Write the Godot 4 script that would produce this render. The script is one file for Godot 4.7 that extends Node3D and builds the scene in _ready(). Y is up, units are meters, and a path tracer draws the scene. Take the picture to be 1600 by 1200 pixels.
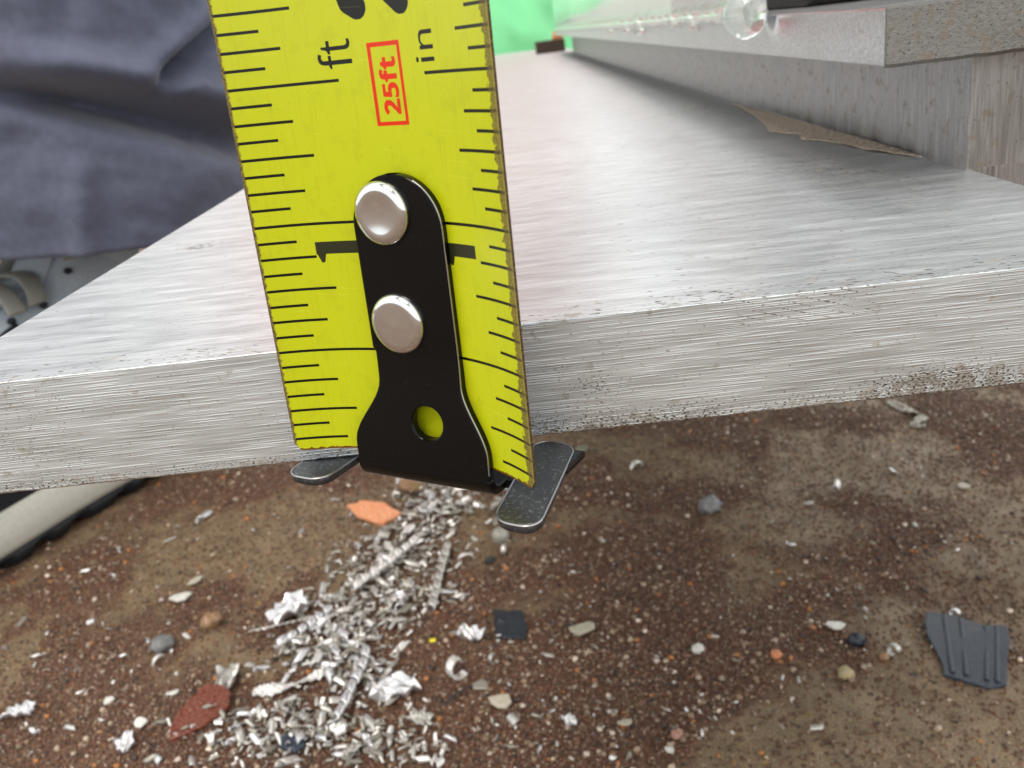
extends Node3D
# A tape measure hooked under the edge of a bright aluminium bar, metal shavings on wet concrete below. Lengths are in millimetres and turned into metres where a mesh is made.

const MM := 0.001
const GROUND := -185.0
const SILVER_GROUPS := ["metal shavings heaped under the tape hook", "metal shavings in the middle of the heap", "metal shavings in the lower heap", "metal shavings at the tail of the heap", "metal shavings strewn over the concrete"]

var rng := RandomNumberGenerator.new()
var swell := FastNoiseLite.new()
var patches := FastNoiseLite.new()
var mats := {}
var numbers := {}


func _ready() -> void:
	rng.seed = 20
	make_view()
	make_noises()
	make_materials()
	make_ground()
	make_bar()
	make_channel()
	make_trestle()
	make_background()
	make_person()
	make_tape_measure()
	make_drops()
	make_fragments()
	make_litter()
	make_shavings()
	make_sand()


func make_view() -> void:
	var eye := Camera3D.new()
	eye.name = "camera"
	var lens := CameraAttributesPhysical.new()
	lens.frustum_focal_length = 28.73
	lens.frustum_near = 0.005
	lens.frustum_far = 400.0
	lens.frustum_focus_distance = 0.095
	lens.exposure_aperture = 60.0
	eye.attributes = lens
	eye.near = 0.005
	eye.far = 400.0
	eye.transform = Transform3D(Basis.from_euler(Vector3(-0.365979, 0.037945, -0.123112)), Vector3(5.9516, 27.9245, 89.438) * MM)
	add_child(eye)
	eye.current = true
	var env := Environment.new()
	env.background_mode = Environment.BG_SKY
	var sky := Sky.new()
	var air := ProceduralSkyMaterial.new()
	air.sky_top_color = Color(0.85, 0.855, 0.85)
	air.sky_horizon_color = Color(0.87, 0.87, 0.86)
	air.sky_curve = 0.2
	air.sky_energy_multiplier = 1.36
	air.ground_bottom_color = Color(0.25, 0.22, 0.20)
	air.ground_horizon_color = Color(0.45, 0.44, 0.43)
	sky.sky_material = air
	env.sky = sky
	env.tonemap_mode = Environment.TONE_MAPPER_LINEAR
	env.tonemap_exposure = 1.06
	env.sdfgi_enabled = true
	env.ssao_enabled = true
	env.ssil_enabled = true
	var world := WorldEnvironment.new()
	world.name = "world_environment"
	world.environment = env
	add_child(world)
	var sun := DirectionalLight3D.new()
	sun.name = "overcast_sun"
	sun.light_energy = 0.55
	sun.light_color = Color(1.0, 0.97, 0.93)
	sun.light_angular_distance = 24.0
	sun.shadow_enabled = true
	sun.rotation_degrees = Vector3(-58, -28, 0)
	add_child(sun)


# ---------------------------------------------------------------- meshes

class Shape:
	var v := PackedVector3Array()
	var t := PackedVector2Array()
	var g := PackedInt32Array()
	var solid := true

	func tri(a: Vector3, b: Vector3, c: Vector3, smooth := 0, ua := Vector2.ZERO, ub := Vector2.ZERO, uc := Vector2.ZERO) -> void:
		v.append(a); v.append(b); v.append(c)
		t.append(ua); t.append(ub); t.append(uc)
		g.append(smooth)

	func quad(a: Vector3, b: Vector3, c: Vector3, d: Vector3, smooth := 0, ua := Vector2.ZERO, ub := Vector2.ZERO, uc := Vector2.ZERO, ud := Vector2.ZERO) -> void:
		tri(a, b, c, smooth, ua, ub, uc)
		tri(a, c, d, smooth, ua, uc, ud)

	func loft(rows: Array, loop := true, smooth := 0, caps := true, uvs: Array = []) -> void:
		var n: int = rows[0].size()
		for i in rows.size() - 1:
			for j in (n if loop else n - 1):
				var k := (j + 1) % n
				if uvs:
					quad(rows[i][j], rows[i][k], rows[i + 1][k], rows[i + 1][j], smooth, uvs[i][j], uvs[i][k], uvs[i + 1][k], uvs[i + 1][j])
				else:
					quad(rows[i][j], rows[i][k], rows[i + 1][k], rows[i + 1][j], smooth)
		if caps and loop:
			fan(rows[0], true, smooth + 1)
			fan(rows[-1], false, smooth + 1)

	func fan(ring: PackedVector3Array, back: bool, smooth: int) -> void:
		var mid := Vector3.ZERO
		for p in ring:
			mid += p
		mid /= ring.size()
		for j in ring.size():
			var a := ring[j]
			var b := ring[(j + 1) % ring.size()]
			if back:
				tri(mid, b, a, smooth)
			else:
				tri(mid, a, b, smooth)

	# a polygon drawn in x and y, given a thickness along z, its edges chamfered, then carried to its place
	func prism(outline: PackedVector2Array, h: float, bevel: float, place: Callable, smooth := 0) -> void:
		if Geometry2D.is_polygon_clockwise(outline):
			outline = outline.duplicate()
			outline.reverse()
		var n := outline.size()
		var inset := PackedVector2Array()
		for i in n:
			var e0 := (outline[i] - outline[i - 1]).normalized()
			var e1 := (outline[(i + 1) % n] - outline[i]).normalized()
			var m := Vector2(-e0.y - e1.y, e0.x + e1.x)
			inset.append(outline[i] + m.normalized() * minf(bevel / maxf(0.4, m.length() / 2.0), bevel * 2.0))
		var rings := []
		for s in [[inset, 0.0], [outline, bevel], [outline, h - bevel], [inset, h]]:
			var ring := PackedVector3Array()
			for p in s[0]:
				ring.append(place.call(Vector3(p.x, p.y, s[1])))
			rings.append(ring)
		loft(rings, true, smooth, false)
		var index := Geometry2D.triangulate_polygon(inset)
		for k in range(0, index.size(), 3):
			tri(rings[3][index[k]], rings[3][index[k + 1]], rings[3][index[k + 2]], smooth + 1)
			tri(rings[0][index[k]], rings[0][index[k + 2]], rings[0][index[k + 1]], smooth + 1)
		# triangulate_polygon may give either turn; make the caps agree with the wall
		if index.size() >= 3:
			var turn := (inset[index[1]] - inset[index[0]]).cross(inset[index[2]] - inset[index[0]])
			if turn < 0.0:
				var from := v.size() - index.size() * 2
				for k in range(from, v.size(), 3):
					var keep := v[k + 1]
					v[k + 1] = v[k + 2]
					v[k + 2] = keep

	func tube(path: PackedVector3Array, radius: Callable, around := 8, flat := 1.0, smooth := 0) -> void:
		var rows := []
		var side := Vector3.UP
		for i in path.size():
			var along := (path[mini(i + 1, path.size() - 1)] - path[maxi(i - 1, 0)]).normalized()
			var up := (side - along * side.dot(along))
			up = up.normalized() if up.length() > 0.05 else along.cross(Vector3.RIGHT).normalized()
			side = up
			var across := along.cross(up)
			var r: float = radius.call(float(i) / (path.size() - 1))
			var ring := PackedVector3Array()
			for k in around:
				var a := TAU * k / around
				ring.append(path[i] + across * cos(a) * r + up * sin(a) * r * flat)
			rows.append(ring)
		loft(rows, true, smooth)

	func lathe(profile: PackedVector2Array, around: int, place: Callable, smooth := 0) -> void:
		var rows := []
		for p in profile:
			var ring := PackedVector3Array()
			for k in around:
				var a := TAU * k / around
				ring.append(place.call(Vector3(p.x * cos(a), p.x * sin(a), p.y)))
			rows.append(ring)
		loft(rows, true, smooth)

	func volume() -> float:
		var sum := 0.0
		var o := v[0]
		for k in range(0, v.size(), 3):
			sum += (v[k] - o).dot((v[k + 1] - o).cross(v[k + 2] - o))
		return sum

	func mesh(into: ArrayMesh = null) -> ArrayMesh:
		var st := SurfaceTool.new()
		st.begin(Mesh.PRIMITIVE_TRIANGLES)
		var turn := solid and volume() > 0.0
		for k in range(0, v.size(), 3):
			st.set_smooth_group(g[k / 3])
			for c in ([k, k + 2, k + 1] if turn else [k, k + 1, k + 2]):
				st.set_uv(t[c])
				st.add_vertex(v[c] * 0.001)
		st.generate_normals()
		return st.commit(into) if into else st.commit()


func ball(radii: Vector3, detail: int, rough: float, seed_: int, at := Vector3.ZERO) -> Shape:
	var s := Shape.new()
	var f := FastNoiseLite.new()
	f.seed = seed_
	f.frequency = 0.9
	var rows := []
	for i in detail + 1:
		var ring := PackedVector3Array()
		var lat := PI * i / detail - PI / 2
		for k in detail * 2:
			var lon := TAU * k / (detail * 2)
			var d := Vector3(cos(lat) * cos(lon), sin(lat), cos(lat) * sin(lon))
			ring.append(at + d * radii * (1.0 + rough * f.get_noise_3dv(d * 1.6)))
		rows.append(ring)
	s.loft(rows, true, 0, false)
	return s


# ---------------------------------------------------------------- objects

func numbered(called: String) -> String:
	numbers[called] = numbers.get(called, -1) + 1
	return called if numbers[called] == 0 else "%s_%03d" % [called, numbers[called]]


func tag(o: Node3D, label: String, category: String, group := "", kind := "") -> Node3D:
	if label:
		o.set_meta("label", label)
	if category:
		o.set_meta("category", category)
	if group:
		o.set_meta("group", group)
	if kind:
		o.set_meta("kind", kind)
	return o


func obj(called: String, mesh: Mesh, m: Variant, parent: Node3D = self) -> MeshInstance3D:
	var o := MeshInstance3D.new()
	o.name = numbered(called) if parent == self else called
	o.mesh = mesh
	if m is Array:
		for k in m.size():
			o.set_surface_override_material(k, m[k])
	else:
		o.material_override = m
	parent.add_child(o, true)
	return o


func thing(called: String, label: String, category: String, at := Vector3.ZERO, group := "") -> Node3D:
	var o := Node3D.new()
	o.name = numbered(called)
	o.position = at * MM
	add_child(o)
	return tag(o, label, category, group)


func box_shape(lo: Vector3, hi: Vector3, bevel := 0.4, wobble := 0.0) -> Shape:
	var s := Shape.new()
	var f := FastNoiseLite.new()
	f.frequency = 0.08
	s.prism(PackedVector2Array([Vector2(lo.x, lo.y), Vector2(hi.x, lo.y), Vector2(hi.x, hi.y), Vector2(lo.x, hi.y)]), hi.z - lo.z, bevel, func(p: Vector3): return p + Vector3(f.get_noise_2d(p.y * 3.0, p.z), f.get_noise_2d(p.z, p.x * 3.0 + 90.0), 0) * wobble + Vector3(0, 0, lo.z), -1)
	return s


# ---------------------------------------------------------------- materials

func make_noises() -> void:
	swell.seed = 3
	swell.frequency = 0.011
	swell.fractal_octaves = 3
	patches.seed = 11
	patches.frequency = 0.014
	patches.fractal_octaves = 4


func hilly(x: float, z: float) -> float:
	return GROUND + swell.get_noise_2d(x, z) * 2.2


# how much sand lies at a place: bare concrete shows in four worn places, the rest is strewn
func sandy(x: float, z: float) -> float:
	var a := 0.50 + patches.get_noise_2d(x, z) * 0.75
	for e in [[112.0, -130.0, 58.0, 34.0, -1.0], [155.0, -296.0, 58.0, 30.0, -0.5], [160.0, -225.0, 46.0, 20.0, -0.45], [-140.0, -300.0, 52.0, 46.0, -0.6], [16.0, -170.0, 66.0, 46.0, 0.55], [-60.0, -160.0, 60.0, 40.0, 0.3], [-150.0, -170.0, 66.0, 26.0, 0.22], [70.0, -240.0, 50.0, 30.0, 0.1]]:
		a += e[4] * exp(-pow((x - e[0]) / e[2], 2.0) - pow((z - e[1]) / e[3], 2.0))
	return clampf(a, 0.0, 1.0)


func noise_bytes(w: int, h: int, frequency: float, seed_: int, octaves := 1, stretch_x := 1.0, stretch_y := 1.0) -> PackedByteArray:
	var f := FastNoiseLite.new()
	f.noise_type = FastNoiseLite.TYPE_SIMPLEX_SMOOTH
	f.seed = seed_
	f.frequency = frequency
	f.fractal_type = FastNoiseLite.FRACTAL_FBM if octaves > 1 else FastNoiseLite.FRACTAL_NONE
	f.fractal_octaves = octaves
	var im := f.get_image(maxi(4, int(w / stretch_x)), maxi(4, int(h / stretch_y)), false, false, true)
	im.convert(Image.FORMAT_L8)
	if stretch_x != 1.0 or stretch_y != 1.0:
		im.resize(w, h, Image.INTERPOLATE_CUBIC)
	return im.get_data()


func picture(w: int, h: int, bytes: PackedByteArray) -> ImageTexture:
	return ImageTexture.create_from_image(Image.create_from_data(w, h, false, Image.FORMAT_RGB8, bytes))


func plain(color: Color, rough: float, metal := 0.0) -> StandardMaterial3D:
	var m := StandardMaterial3D.new()
	m.albedo_color = color
	m.roughness = rough
	m.metallic = metal
	return m


# bare metal drawn by a saw or a mill: grooves along one side of the picture, pits, and brown dirt where it is caught.
# look: base, streak, thresholds; the second picture holds relief, roughness and metalness
func metal_maps(w: int, h: int, along_x: bool, seed_: int, look: Dictionary) -> StandardMaterial3D:
	var sx: float = look.length if along_x else 1.0
	var sy: float = 1.0 if along_x else look.length
	var fine := noise_bytes(w, h, look.get("fine", 0.45), seed_, 1, sx, sy)
	var wide := noise_bytes(w, h, look.get("wide", 0.11), seed_ + 1, 2, sx * 0.6 if along_x else 1.0, 1.0 if along_x else sy * 0.6)
	var cloud := noise_bytes(w, h, 0.05 if look.has("cloud") else 0.02, seed_ + 2, 3, (14.0 if along_x else 2.0), (2.0 if along_x else 14.0))
	var cloudy: float = look.get("cloud", 0.08)
	var ridge: float = look.get("ridge", 0.0)
	var pits := noise_bytes(w, h, look.get("pit", 0.16), seed_ + 3, 2, look.get("pit_long", 1.6) if along_x else 1.0, 1.0 if along_x else look.get("pit_long", 1.6))
	var stain := noise_bytes(w, h, 0.05, seed_ + 4, 4, 2.0, 2.0)
	var dirt: Callable = look.dirt
	var color := PackedByteArray()
	var relief := PackedByteArray()
	color.resize(w * h * 3)
	relief.resize(w * h * 3)
	var base: float = look.base
	var warm: Color = look.get("tint", Color.WHITE)
	var rough0: float = look.rough
	var streak: float = look.streak
	var film_at: float = look.get("film_at", 0.72)
	var low_streak: float = look.get("relief", 0.5)
	for y in h:
		for x in w:
			var i := y * w + x
			var s := (fine[i] - 128.0) / 128.0
			var l := (wide[i] - 128.0) / 128.0
			var c := (cloud[i] - 128.0) / 128.0
			var d: float = dirt.call(x, y)
			var k := base * (1.0 + streak * (0.55 * s + 0.5 * l) + 0.05 * c)
			var up := 0.5 + low_streak * (0.32 * s + 0.3 * l)
			var rough := rough0 + 0.08 * s + cloudy * c
			if ridge > 0.0:
				var line := smoothstep(0.22, 0.5, s + 0.35 * l) * smoothstep(-0.35, 0.15, l)
				up += ridge * line
				rough -= 0.12 * line
			var r := k * warm.r
			var gg := k * warm.g
			var b := k * warm.b
			var metal := 1.0
			var bite: float = pits[i] / 255.0 - (look.pit_at - minf(d, 0.8) * 0.32)
			if bite > 0.0:
				var q := minf(1.0, bite * 14.0)
				r = lerpf(r, 0.16, q); gg = lerpf(gg, 0.125, q); b = lerpf(b, 0.095, q)
				metal = 1.0 - q
				rough = lerpf(rough, 0.8, q)
				up += 0.25 * q
			var film := clampf((stain[i] / 255.0 - film_at + d * 0.30) * 3.0, 0.0, look.get("film", 0.45))
			if film > 0.0:
				var old := clampf(d - 0.45, 0.0, 0.5)
				r = lerpf(r, 0.50 - 0.30 * old, film); gg = lerpf(gg, 0.44 - 0.30 * old, film); b = lerpf(b, 0.36 - 0.28 * old, film)
				metal *= 1.0 - 0.6 * film
				rough = lerpf(rough, 0.7, film)
			color[i * 3] = int(clampf(r, 0, 1) * 255)
			color[i * 3 + 1] = int(clampf(gg, 0, 1) * 255)
			color[i * 3 + 2] = int(clampf(b, 0, 1) * 255)
			relief[i * 3] = int(clampf(up, 0, 1) * 255)
			relief[i * 3 + 1] = int(clampf(rough, 0.05, 1) * 255)
			relief[i * 3 + 2] = int(clampf(metal, 0, 1) * 255)
	var m := StandardMaterial3D.new()
	m.albedo_texture = picture(w, h, color)
	var t := picture(w, h, relief)
	m.roughness_texture = t
	m.roughness_texture_channel = BaseMaterial3D.TEXTURE_CHANNEL_GREEN
	m.roughness = 1.0
	m.metallic_texture = t
	m.metallic_texture_channel = BaseMaterial3D.TEXTURE_CHANNEL_BLUE
	m.metallic = 1.0
	m.heightmap_enabled = true
	m.heightmap_texture = t
	m.heightmap_scale = look.depth
	return m


func make_materials() -> void:
	# top of the bar: u runs from the front edge back (134 mm), v across from its left end; the mill marks run across
	var lip := noise_bytes(64, 1024, 0.02, 91, 3)
	mats.top = metal_maps(1536, 1536, false, 31, {"length": 40.0, "fine": 0.5, "wide": 0.40, "base": 0.83, "streak": 0.18, "rough": 0.44, "relief": 1.0, "depth": 0.0042, "cloud": 0.03, "ridge": 0.45, "pit_at": 0.885, "pit_long": 4.0, "film_at": 0.84, "film": 0.3, "tint": Color(0.98, 0.992, 1.0),
		"dirt": func(x: int, y: int) -> float:
			var z := x * 134.0 / 1536.0
			var across := y * 134.0 / 1536.0
			var d := 0.55 * exp(-pow((across - 10.5 + (z - 64.0) * 0.1) / 3.4, 2.0) - pow((z - 64.0) / 3.5, 2.0)) * 1.9
			if z < 5.0:
				d += 0.30 + 0.3 * lip[(y * 1024 / 1536) * 64] / 255.0 - z * 0.05
			if across > 78.0:
				d += 0.12
			d += 0.5 * exp(-pow((across - 118.0) / 9.0, 2.0) - pow((z - 66.0 - (118.0 - across)) / 16.0, 2.0))
			return d})
	mats.top.anisotropy_enabled = true
	mats.top.anisotropy = 0.72
	# front edge of the bar: 134 mm by 12.7 mm
	mats.front = metal_maps(2048, 200, true, 47, {"length": 70.0, "fine": 0.40, "wide": 0.42, "base": 0.88, "streak": 0.12, "rough": 0.54, "relief": 0.45, "depth": 0.0046, "cloud": 0.04, "ridge": 0.5, "pit": 0.28, "pit_at": 0.865, "pit_long": 2.0, "film_at": 0.80, "film": 0.35, "tint": Color(0.955, 0.985, 1.0),
		"dirt": func(x: int, y: int) -> float:
			var across := x * 134.0 / 2048.0 - 60.0
			var up := -y * 12.7 / 200.0
			var d := 0.0
			if up < -9.5 and across > 4.0:
				d += (-9.5 - up) * 0.30 * (1.0 if across < 24.0 or across > 38.0 else 0.6)
			if across > 40.0:
				d += 0.9 * exp(-pow((across - 47.0) / 6.0, 2.0) - pow((up + 11.5) / 2.2, 2.0))
			d += 0.5 * exp(-pow((across - 11.0) / 3.0, 2.0) - pow((up + 7.6) / 2.0, 2.0))
			var slant := across + up * 3.2
			if across > 26.0 and across < 40.0 and up > -3.0 and fmod(absf(slant), 2.6) < 0.35:
				d += 0.75
			if up < -11.6 and across < 0.0:
				d += 0.45
			if across < -44.0:
				d += 0.16
			return d})
	mats.cut = metal_maps(512, 512, false, 61, {"length": 30.0, "fine": 0.4, "wide": 0.1, "base": 0.62, "streak": 0.18, "rough": 0.42, "relief": 0.8, "depth": 0.006, "pit_at": 0.86, "film_at": 0.72, "film": 0.4, "tint": Color(0.99, 0.985, 0.985), "dirt": func(_x, _y) -> float: return 0.06})
	mats.cut.uv1_triplanar = true
	mats.cut.uv1_scale = Vector3.ONE * 25.0
	mats.cast = metal_maps(512, 512, true, 71, {"length": 2.0, "fine": 0.3, "wide": 0.08, "base": 0.56, "streak": 0.12, "rough": 0.6, "relief": 0.6, "depth": 0.008, "pit_at": 0.83, "tint": Color(0.98, 0.97, 0.95), "dirt": func(_x, _y) -> float: return 0.16})
	mats.cast.uv1_triplanar = true
	mats.cast.uv1_scale = Vector3.ONE * 28.0
	mats.pale_side = metal_maps(512, 512, true, 81, {"length": 3.0, "fine": 0.3, "wide": 0.08, "base": 0.78, "streak": 0.12, "rough": 0.40, "relief": 0.6, "depth": 0.01, "pit_at": 0.86, "film_at": 0.95, "dirt": func(_x, _y) -> float: return 0.0})
	mats.pale_side.uv1_triplanar = true
	mats.pale_side.uv1_scale = Vector3.ONE * 25.0

	mats.hook = speckled(Color(0.03, 0.03, 0.034), Color(0.28, 0.28, 0.27), 0.91, 0.30, 128, 5, 0.02)
	mats.hook.metallic_specular = 0.25
	mats.hook.clearcoat_enabled = true
	mats.hook.clearcoat = 0.22
	mats.hook.clearcoat_roughness = 0.12
	mats.hook.uv1_scale = Vector3.ONE * 70.0
	mats.worn = speckled(Color(0.24, 0.245, 0.255), Color(0.58, 0.58, 0.57), 0.74, 0.34, 128, 15)
	mats.worn.metallic = 0.5
	mats.worn.uv1_scale = Vector3.ONE * 60.0
	mats.rivet = plain(Color(0.84, 0.85, 0.86), 0.12, 1.0)
	mats.bare = plain(Color(0.70, 0.70, 0.72), 0.3, 1.0)
	mats.silver = [plain(Color(0.90, 0.90, 0.91), 0.38, 0.85), plain(Color(0.80, 0.79, 0.77), 0.42, 0.8), plain(Color(0.93, 0.92, 0.91), 0.42, 0.6), plain(Color(0.64, 0.62, 0.58), 0.46, 0.75)]
	mats.stones = {"tan": Color(0.55, 0.42, 0.30), "orange": Color(0.80, 0.50, 0.33), "grey": Color(0.55, 0.54, 0.50), "white": Color(0.86, 0.85, 0.82), "blue": Color(0.12, 0.15, 0.19), "yellow": Color(0.90, 0.85, 0.10), "pale": Color(0.72, 0.69, 0.62), "stone": Color(0.46, 0.46, 0.46), "beige": Color(0.66, 0.60, 0.45), "pink": Color(0.62, 0.45, 0.38), "slate": Color(0.15, 0.18, 0.235), "rust": Color(0.42, 0.14, 0.06)}
	for k in mats.stones.keys():
		var c: Color = mats.stones[k]
		mats.stones[k] = speckled(c, c.lerp(Color.WHITE, 0.28), 0.68, 0.38, 96, 40 + mats.stones.keys().find(k), 0.24)
		mats.stones[k].uv1_scale = Vector3.ONE * 70.0
	mats.stones["metal"] = mats.silver[3]
	mats.trousers = twill(Color(0.31, 0.325, 0.40), Color(0.44, 0.465, 0.555))
	mats.trousers.rim_enabled = true
	mats.trousers.rim = 0.5
	mats.midsole = speckled(Color(0.80, 0.79, 0.75), Color(0.55, 0.52, 0.47), 0.80, 0.6, 128, 7, 0.2)
	mats.midsole.uv1_scale = Vector3.ONE * 20.0
	mats.rubber = plain(Color(0.10, 0.11, 0.13), 0.6)
	mats.knit = speckled(Color(0.60, 0.65, 0.70), Color(0.78, 0.82, 0.86), 0.5, 0.85, 128, 8, 0.3)
	mats.knit.uv1_scale = Vector3.ONE * 40.0
	mats.navy = speckled(Color(0.10, 0.11, 0.15), Color(0.18, 0.19, 0.24), 0.6, 0.8, 128, 9, 0.3)
	mats.navy.uv1_scale = Vector3.ONE * 40.0
	mats.lace = speckled(Color(0.72, 0.72, 0.68), Color(0.58, 0.58, 0.55), 0.5, 0.9, 96, 10, 0.5)
	mats.lace.uv1_scale = Vector3.ONE * 80.0
	mats.green = plain(Color(0.52, 0.90, 0.64), 0.45)
	mats.mint = plain(Color(0.80, 0.93, 0.86), 0.45)
	mats.green.backlight_enabled = true
	mats.green.backlight = Color(0.10, 0.42, 0.22)
	mats.red = plain(Color(0.76, 0.20, 0.16), 0.8)
	mats.dark = speckled(Color(0.05, 0.05, 0.05), Color(0.10, 0.09, 0.08), 0.7, 0.6, 128, 12)
	mats.wood = speckled(Color(0.17, 0.12, 0.09), Color(0.28, 0.20, 0.14), 0.55, 0.8, 128, 13, 0.3)
	mats.steel = plain(Color(0.30, 0.30, 0.31), 0.5, 0.8)
	mats.sheet = plain(Color(0.92, 0.97, 0.94, 0.22), 0.16)
	mats.sheet.transparency = BaseMaterial3D.TRANSPARENCY_ALPHA
	mats.water = plain(Color(1, 1, 1, 0.0), 0.02)
	mats.water.refraction_enabled = true
	mats.water.refraction_scale = 0.033
	mats.water.transparency = BaseMaterial3D.TRANSPARENCY_ALPHA


# cloth woven in slanting lines, a thread about 0.9 mm wide, paler where it has been rubbed
func twill(a: Color, b: Color) -> StandardMaterial3D:
	var side := 512
	var rub := noise_bytes(side, side, 0.012, 401, 4)
	var fuzz := noise_bytes(side, side, 0.4, 402, 2)
	var out := PackedByteArray()
	out.resize(side * side * 3)
	for y in side:
		for x in side:
			var i := y * side + x
			var line := 0.5 + 0.5 * sin((x + y * 2.0) * TAU / 16.0)
			var k := clampf(0.30 * line + 0.40 * (fuzz[i] / 255.0 - 0.5) + 0.45 * (rub[i] / 255.0 - 0.2), 0.0, 1.0)
			var c := a.lerp(b, k)
			out[i * 3] = int(c.r * 255)
			out[i * 3 + 1] = int(c.g * 255)
			out[i * 3 + 2] = int(c.b * 255)
	var m := plain(Color.WHITE, 0.92)
	m.albedo_texture = picture(side, side, out)
	m.uv1_triplanar = true
	m.uv1_scale = Vector3.ONE * (1000.0 / (512.0 / 16.0 * 1.1))
	return m


# two tones of one stuff, seen as small flecks, the same from every side
func speckled(a: Color, b: Color, at: float, rough: float, side: int, seed_: int, depth := 0.0) -> StandardMaterial3D:
	var f := FastNoiseLite.new()
	f.seed = seed_
	f.frequency = 0.22
	f.fractal_octaves = 4
	f.fractal_gain = 0.7
	var n := f.get_seamless_image(side, side, false, false, 0.2, true)
	n.convert(Image.FORMAT_L8)
	var raw := n.get_data()
	var out := PackedByteArray()
	out.resize(side * side * 3)
	for i in side * side:
		var k := smoothstep(at - 0.14, at + 0.14, raw[i] / 255.0)
		var c := a.lerp(b, k)
		var jitter := 0.92 + 0.16 * (raw[(i * 7 + 13) % (side * side)] / 255.0)
		out[i * 3] = int(clampf(c.r * jitter, 0, 1) * 255)
		out[i * 3 + 1] = int(clampf(c.g * jitter, 0, 1) * 255)
		out[i * 3 + 2] = int(clampf(c.b * jitter, 0, 1) * 255)
	var m := plain(Color.WHITE, rough)
	m.albedo_texture = picture(side, side, out)
	m.uv1_triplanar = true
	m.uv1_scale = Vector3.ONE * 30.0
	if depth > 0.0:
		m.heightmap_enabled = true
		m.heightmap_texture = ImageTexture.create_from_image(n)
		m.heightmap_scale = depth * 0.1
	return m


# ---------------------------------------------------------------- setting

func make_ground() -> void:
	var side := 2048
	var grain := noise_bytes(side, side, 0.30, 201, 3)
	var mottle := noise_bytes(side, side, 0.02, 203, 4)
	var color := PackedByteArray()
	var relief := PackedByteArray()
	color.resize(side * side * 3)
	relief.resize(side * side * 3)
	var coarse := 8
	var n := side / coarse
	var mask := PackedFloat32Array()
	mask.resize(n * n)
	for j in n:
		for i in n:
			mask[j * n + i] = sandy(i * 600.0 / n - 300.0, j * 600.0 / n - 480.0)
	for y in side:
		for x in side:
			var i := y * side + x
			var a := mask[mini(y / coarse, n - 1) * n + mini(x / coarse, n - 1)]
			var g := grain[i] / 255.0
			var m := mottle[i] / 255.0
			var k := smoothstep(0.30, 0.62, a + (g - 0.5) * 0.5)
			var t := 0.55 + 0.9 * g
			var q := 0.86 + 0.28 * m
			color[i * 3] = int(clampf(lerpf(0.485, 0.41, k) * t * q, 0, 1) * 255)
			color[i * 3 + 1] = int(clampf(lerpf(0.412, 0.292, k) * t * q, 0, 1) * 255)
			color[i * 3 + 2] = int(clampf(lerpf(0.318, 0.215, k) * t * q, 0, 1) * 255)
			relief[i * 3] = int(255 * clampf(g * (0.35 + 0.5 * k), 0, 1))
			relief[i * 3 + 1] = int(255 * clampf(0.62 - 0.22 * m + 0.12 * g, 0, 1))
	# the stones that were cast into the concrete and show where it is worn
	var tones := [Color(0.72, 0.45, 0.20), Color(0.60, 0.50, 0.36), Color(0.66, 0.62, 0.55), Color(0.26, 0.22, 0.20), Color(0.50, 0.28, 0.18), Color(0.75, 0.60, 0.30)]
	for k in 5200:
		var cx := rng.randi_range(12, side - 12)
		var cy := rng.randi_range(12, side - 12)
		var rx := rng.randf_range(2.5, 6.0) if k % 6 == 0 else rng.randf_range(1.2, 3.0)
		var ry := rx * rng.randf_range(0.5, 1.0)
		var turn := rng.randf() * PI
		var c: Color = tones[rng.randi() % tones.size()].darkened(rng.randf() * 0.35)
		for y in range(cy - 6, cy + 7):
			for x in range(cx - 6, cx + 7):
				var d := Vector2(x - cx, y - cy).rotated(turn)
				var inside := 1.0 - Vector2(d.x / rx, d.y / ry).length()
				if inside > 0.0:
					var i := y * side + x
					var w := minf(1.0, inside * 4.0) * 0.9
					color[i * 3] = int(lerpf(color[i * 3], c.r * 255, w))
					color[i * 3 + 1] = int(lerpf(color[i * 3 + 1], c.g * 255, w))
					color[i * 3 + 2] = int(lerpf(color[i * 3 + 2], c.b * 255, w))
	var m := StandardMaterial3D.new()
	m.albedo_texture = picture(side, side, color)
	var t := picture(side, side, relief)
	m.roughness = 1.0
	m.roughness_texture = t
	m.roughness_texture_channel = BaseMaterial3D.TEXTURE_CHANNEL_GREEN
	m.heightmap_enabled = true
	m.heightmap_texture = t
	m.heightmap_scale = 0.09
	var xs := PackedFloat32Array()
	var zs := PackedFloat32Array()
	for k in range(-10, 0):
		xs.append(-300.0 * pow(1.6, -k))
		zs.append(-180.0 - 300.0 * pow(1.6, -k))
	for k in 151:
		xs.append(-300.0 + k * 4.0)
		zs.append(-480.0 + k * 4.0)
	for k in range(1, 11):
		xs.append(300.0 * pow(1.6, k))
		zs.append(-180.0 + 300.0 * pow(1.6, k))
	var v := PackedVector3Array()
	var uv := PackedVector2Array()
	var index := PackedInt32Array()
	for z in zs:
		for x in xs:
			v.append(Vector3(x, hilly(x, z), z) * MM)
			uv.append(Vector2((x + 300.0) / 600.0, (z + 480.0) / 600.0))
	var w := xs.size()
	for j in zs.size() - 1:
		for i in w - 1:
			var a := j * w + i
			index.append_array([a, a + 1, a + w + 1, a, a + w + 1, a + w])
	var arrays := []
	arrays.resize(Mesh.ARRAY_MAX)
	arrays[Mesh.ARRAY_VERTEX] = v
	arrays[Mesh.ARRAY_TEX_UV] = uv
	arrays[Mesh.ARRAY_INDEX] = index
	var st := SurfaceTool.new()
	st.create_from_arrays(arrays)
	st.generate_normals()
	tag(obj("concrete_ground", st.commit(), m), "wet brown concrete with sand and cast in stones", "", "", "structure")


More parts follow.
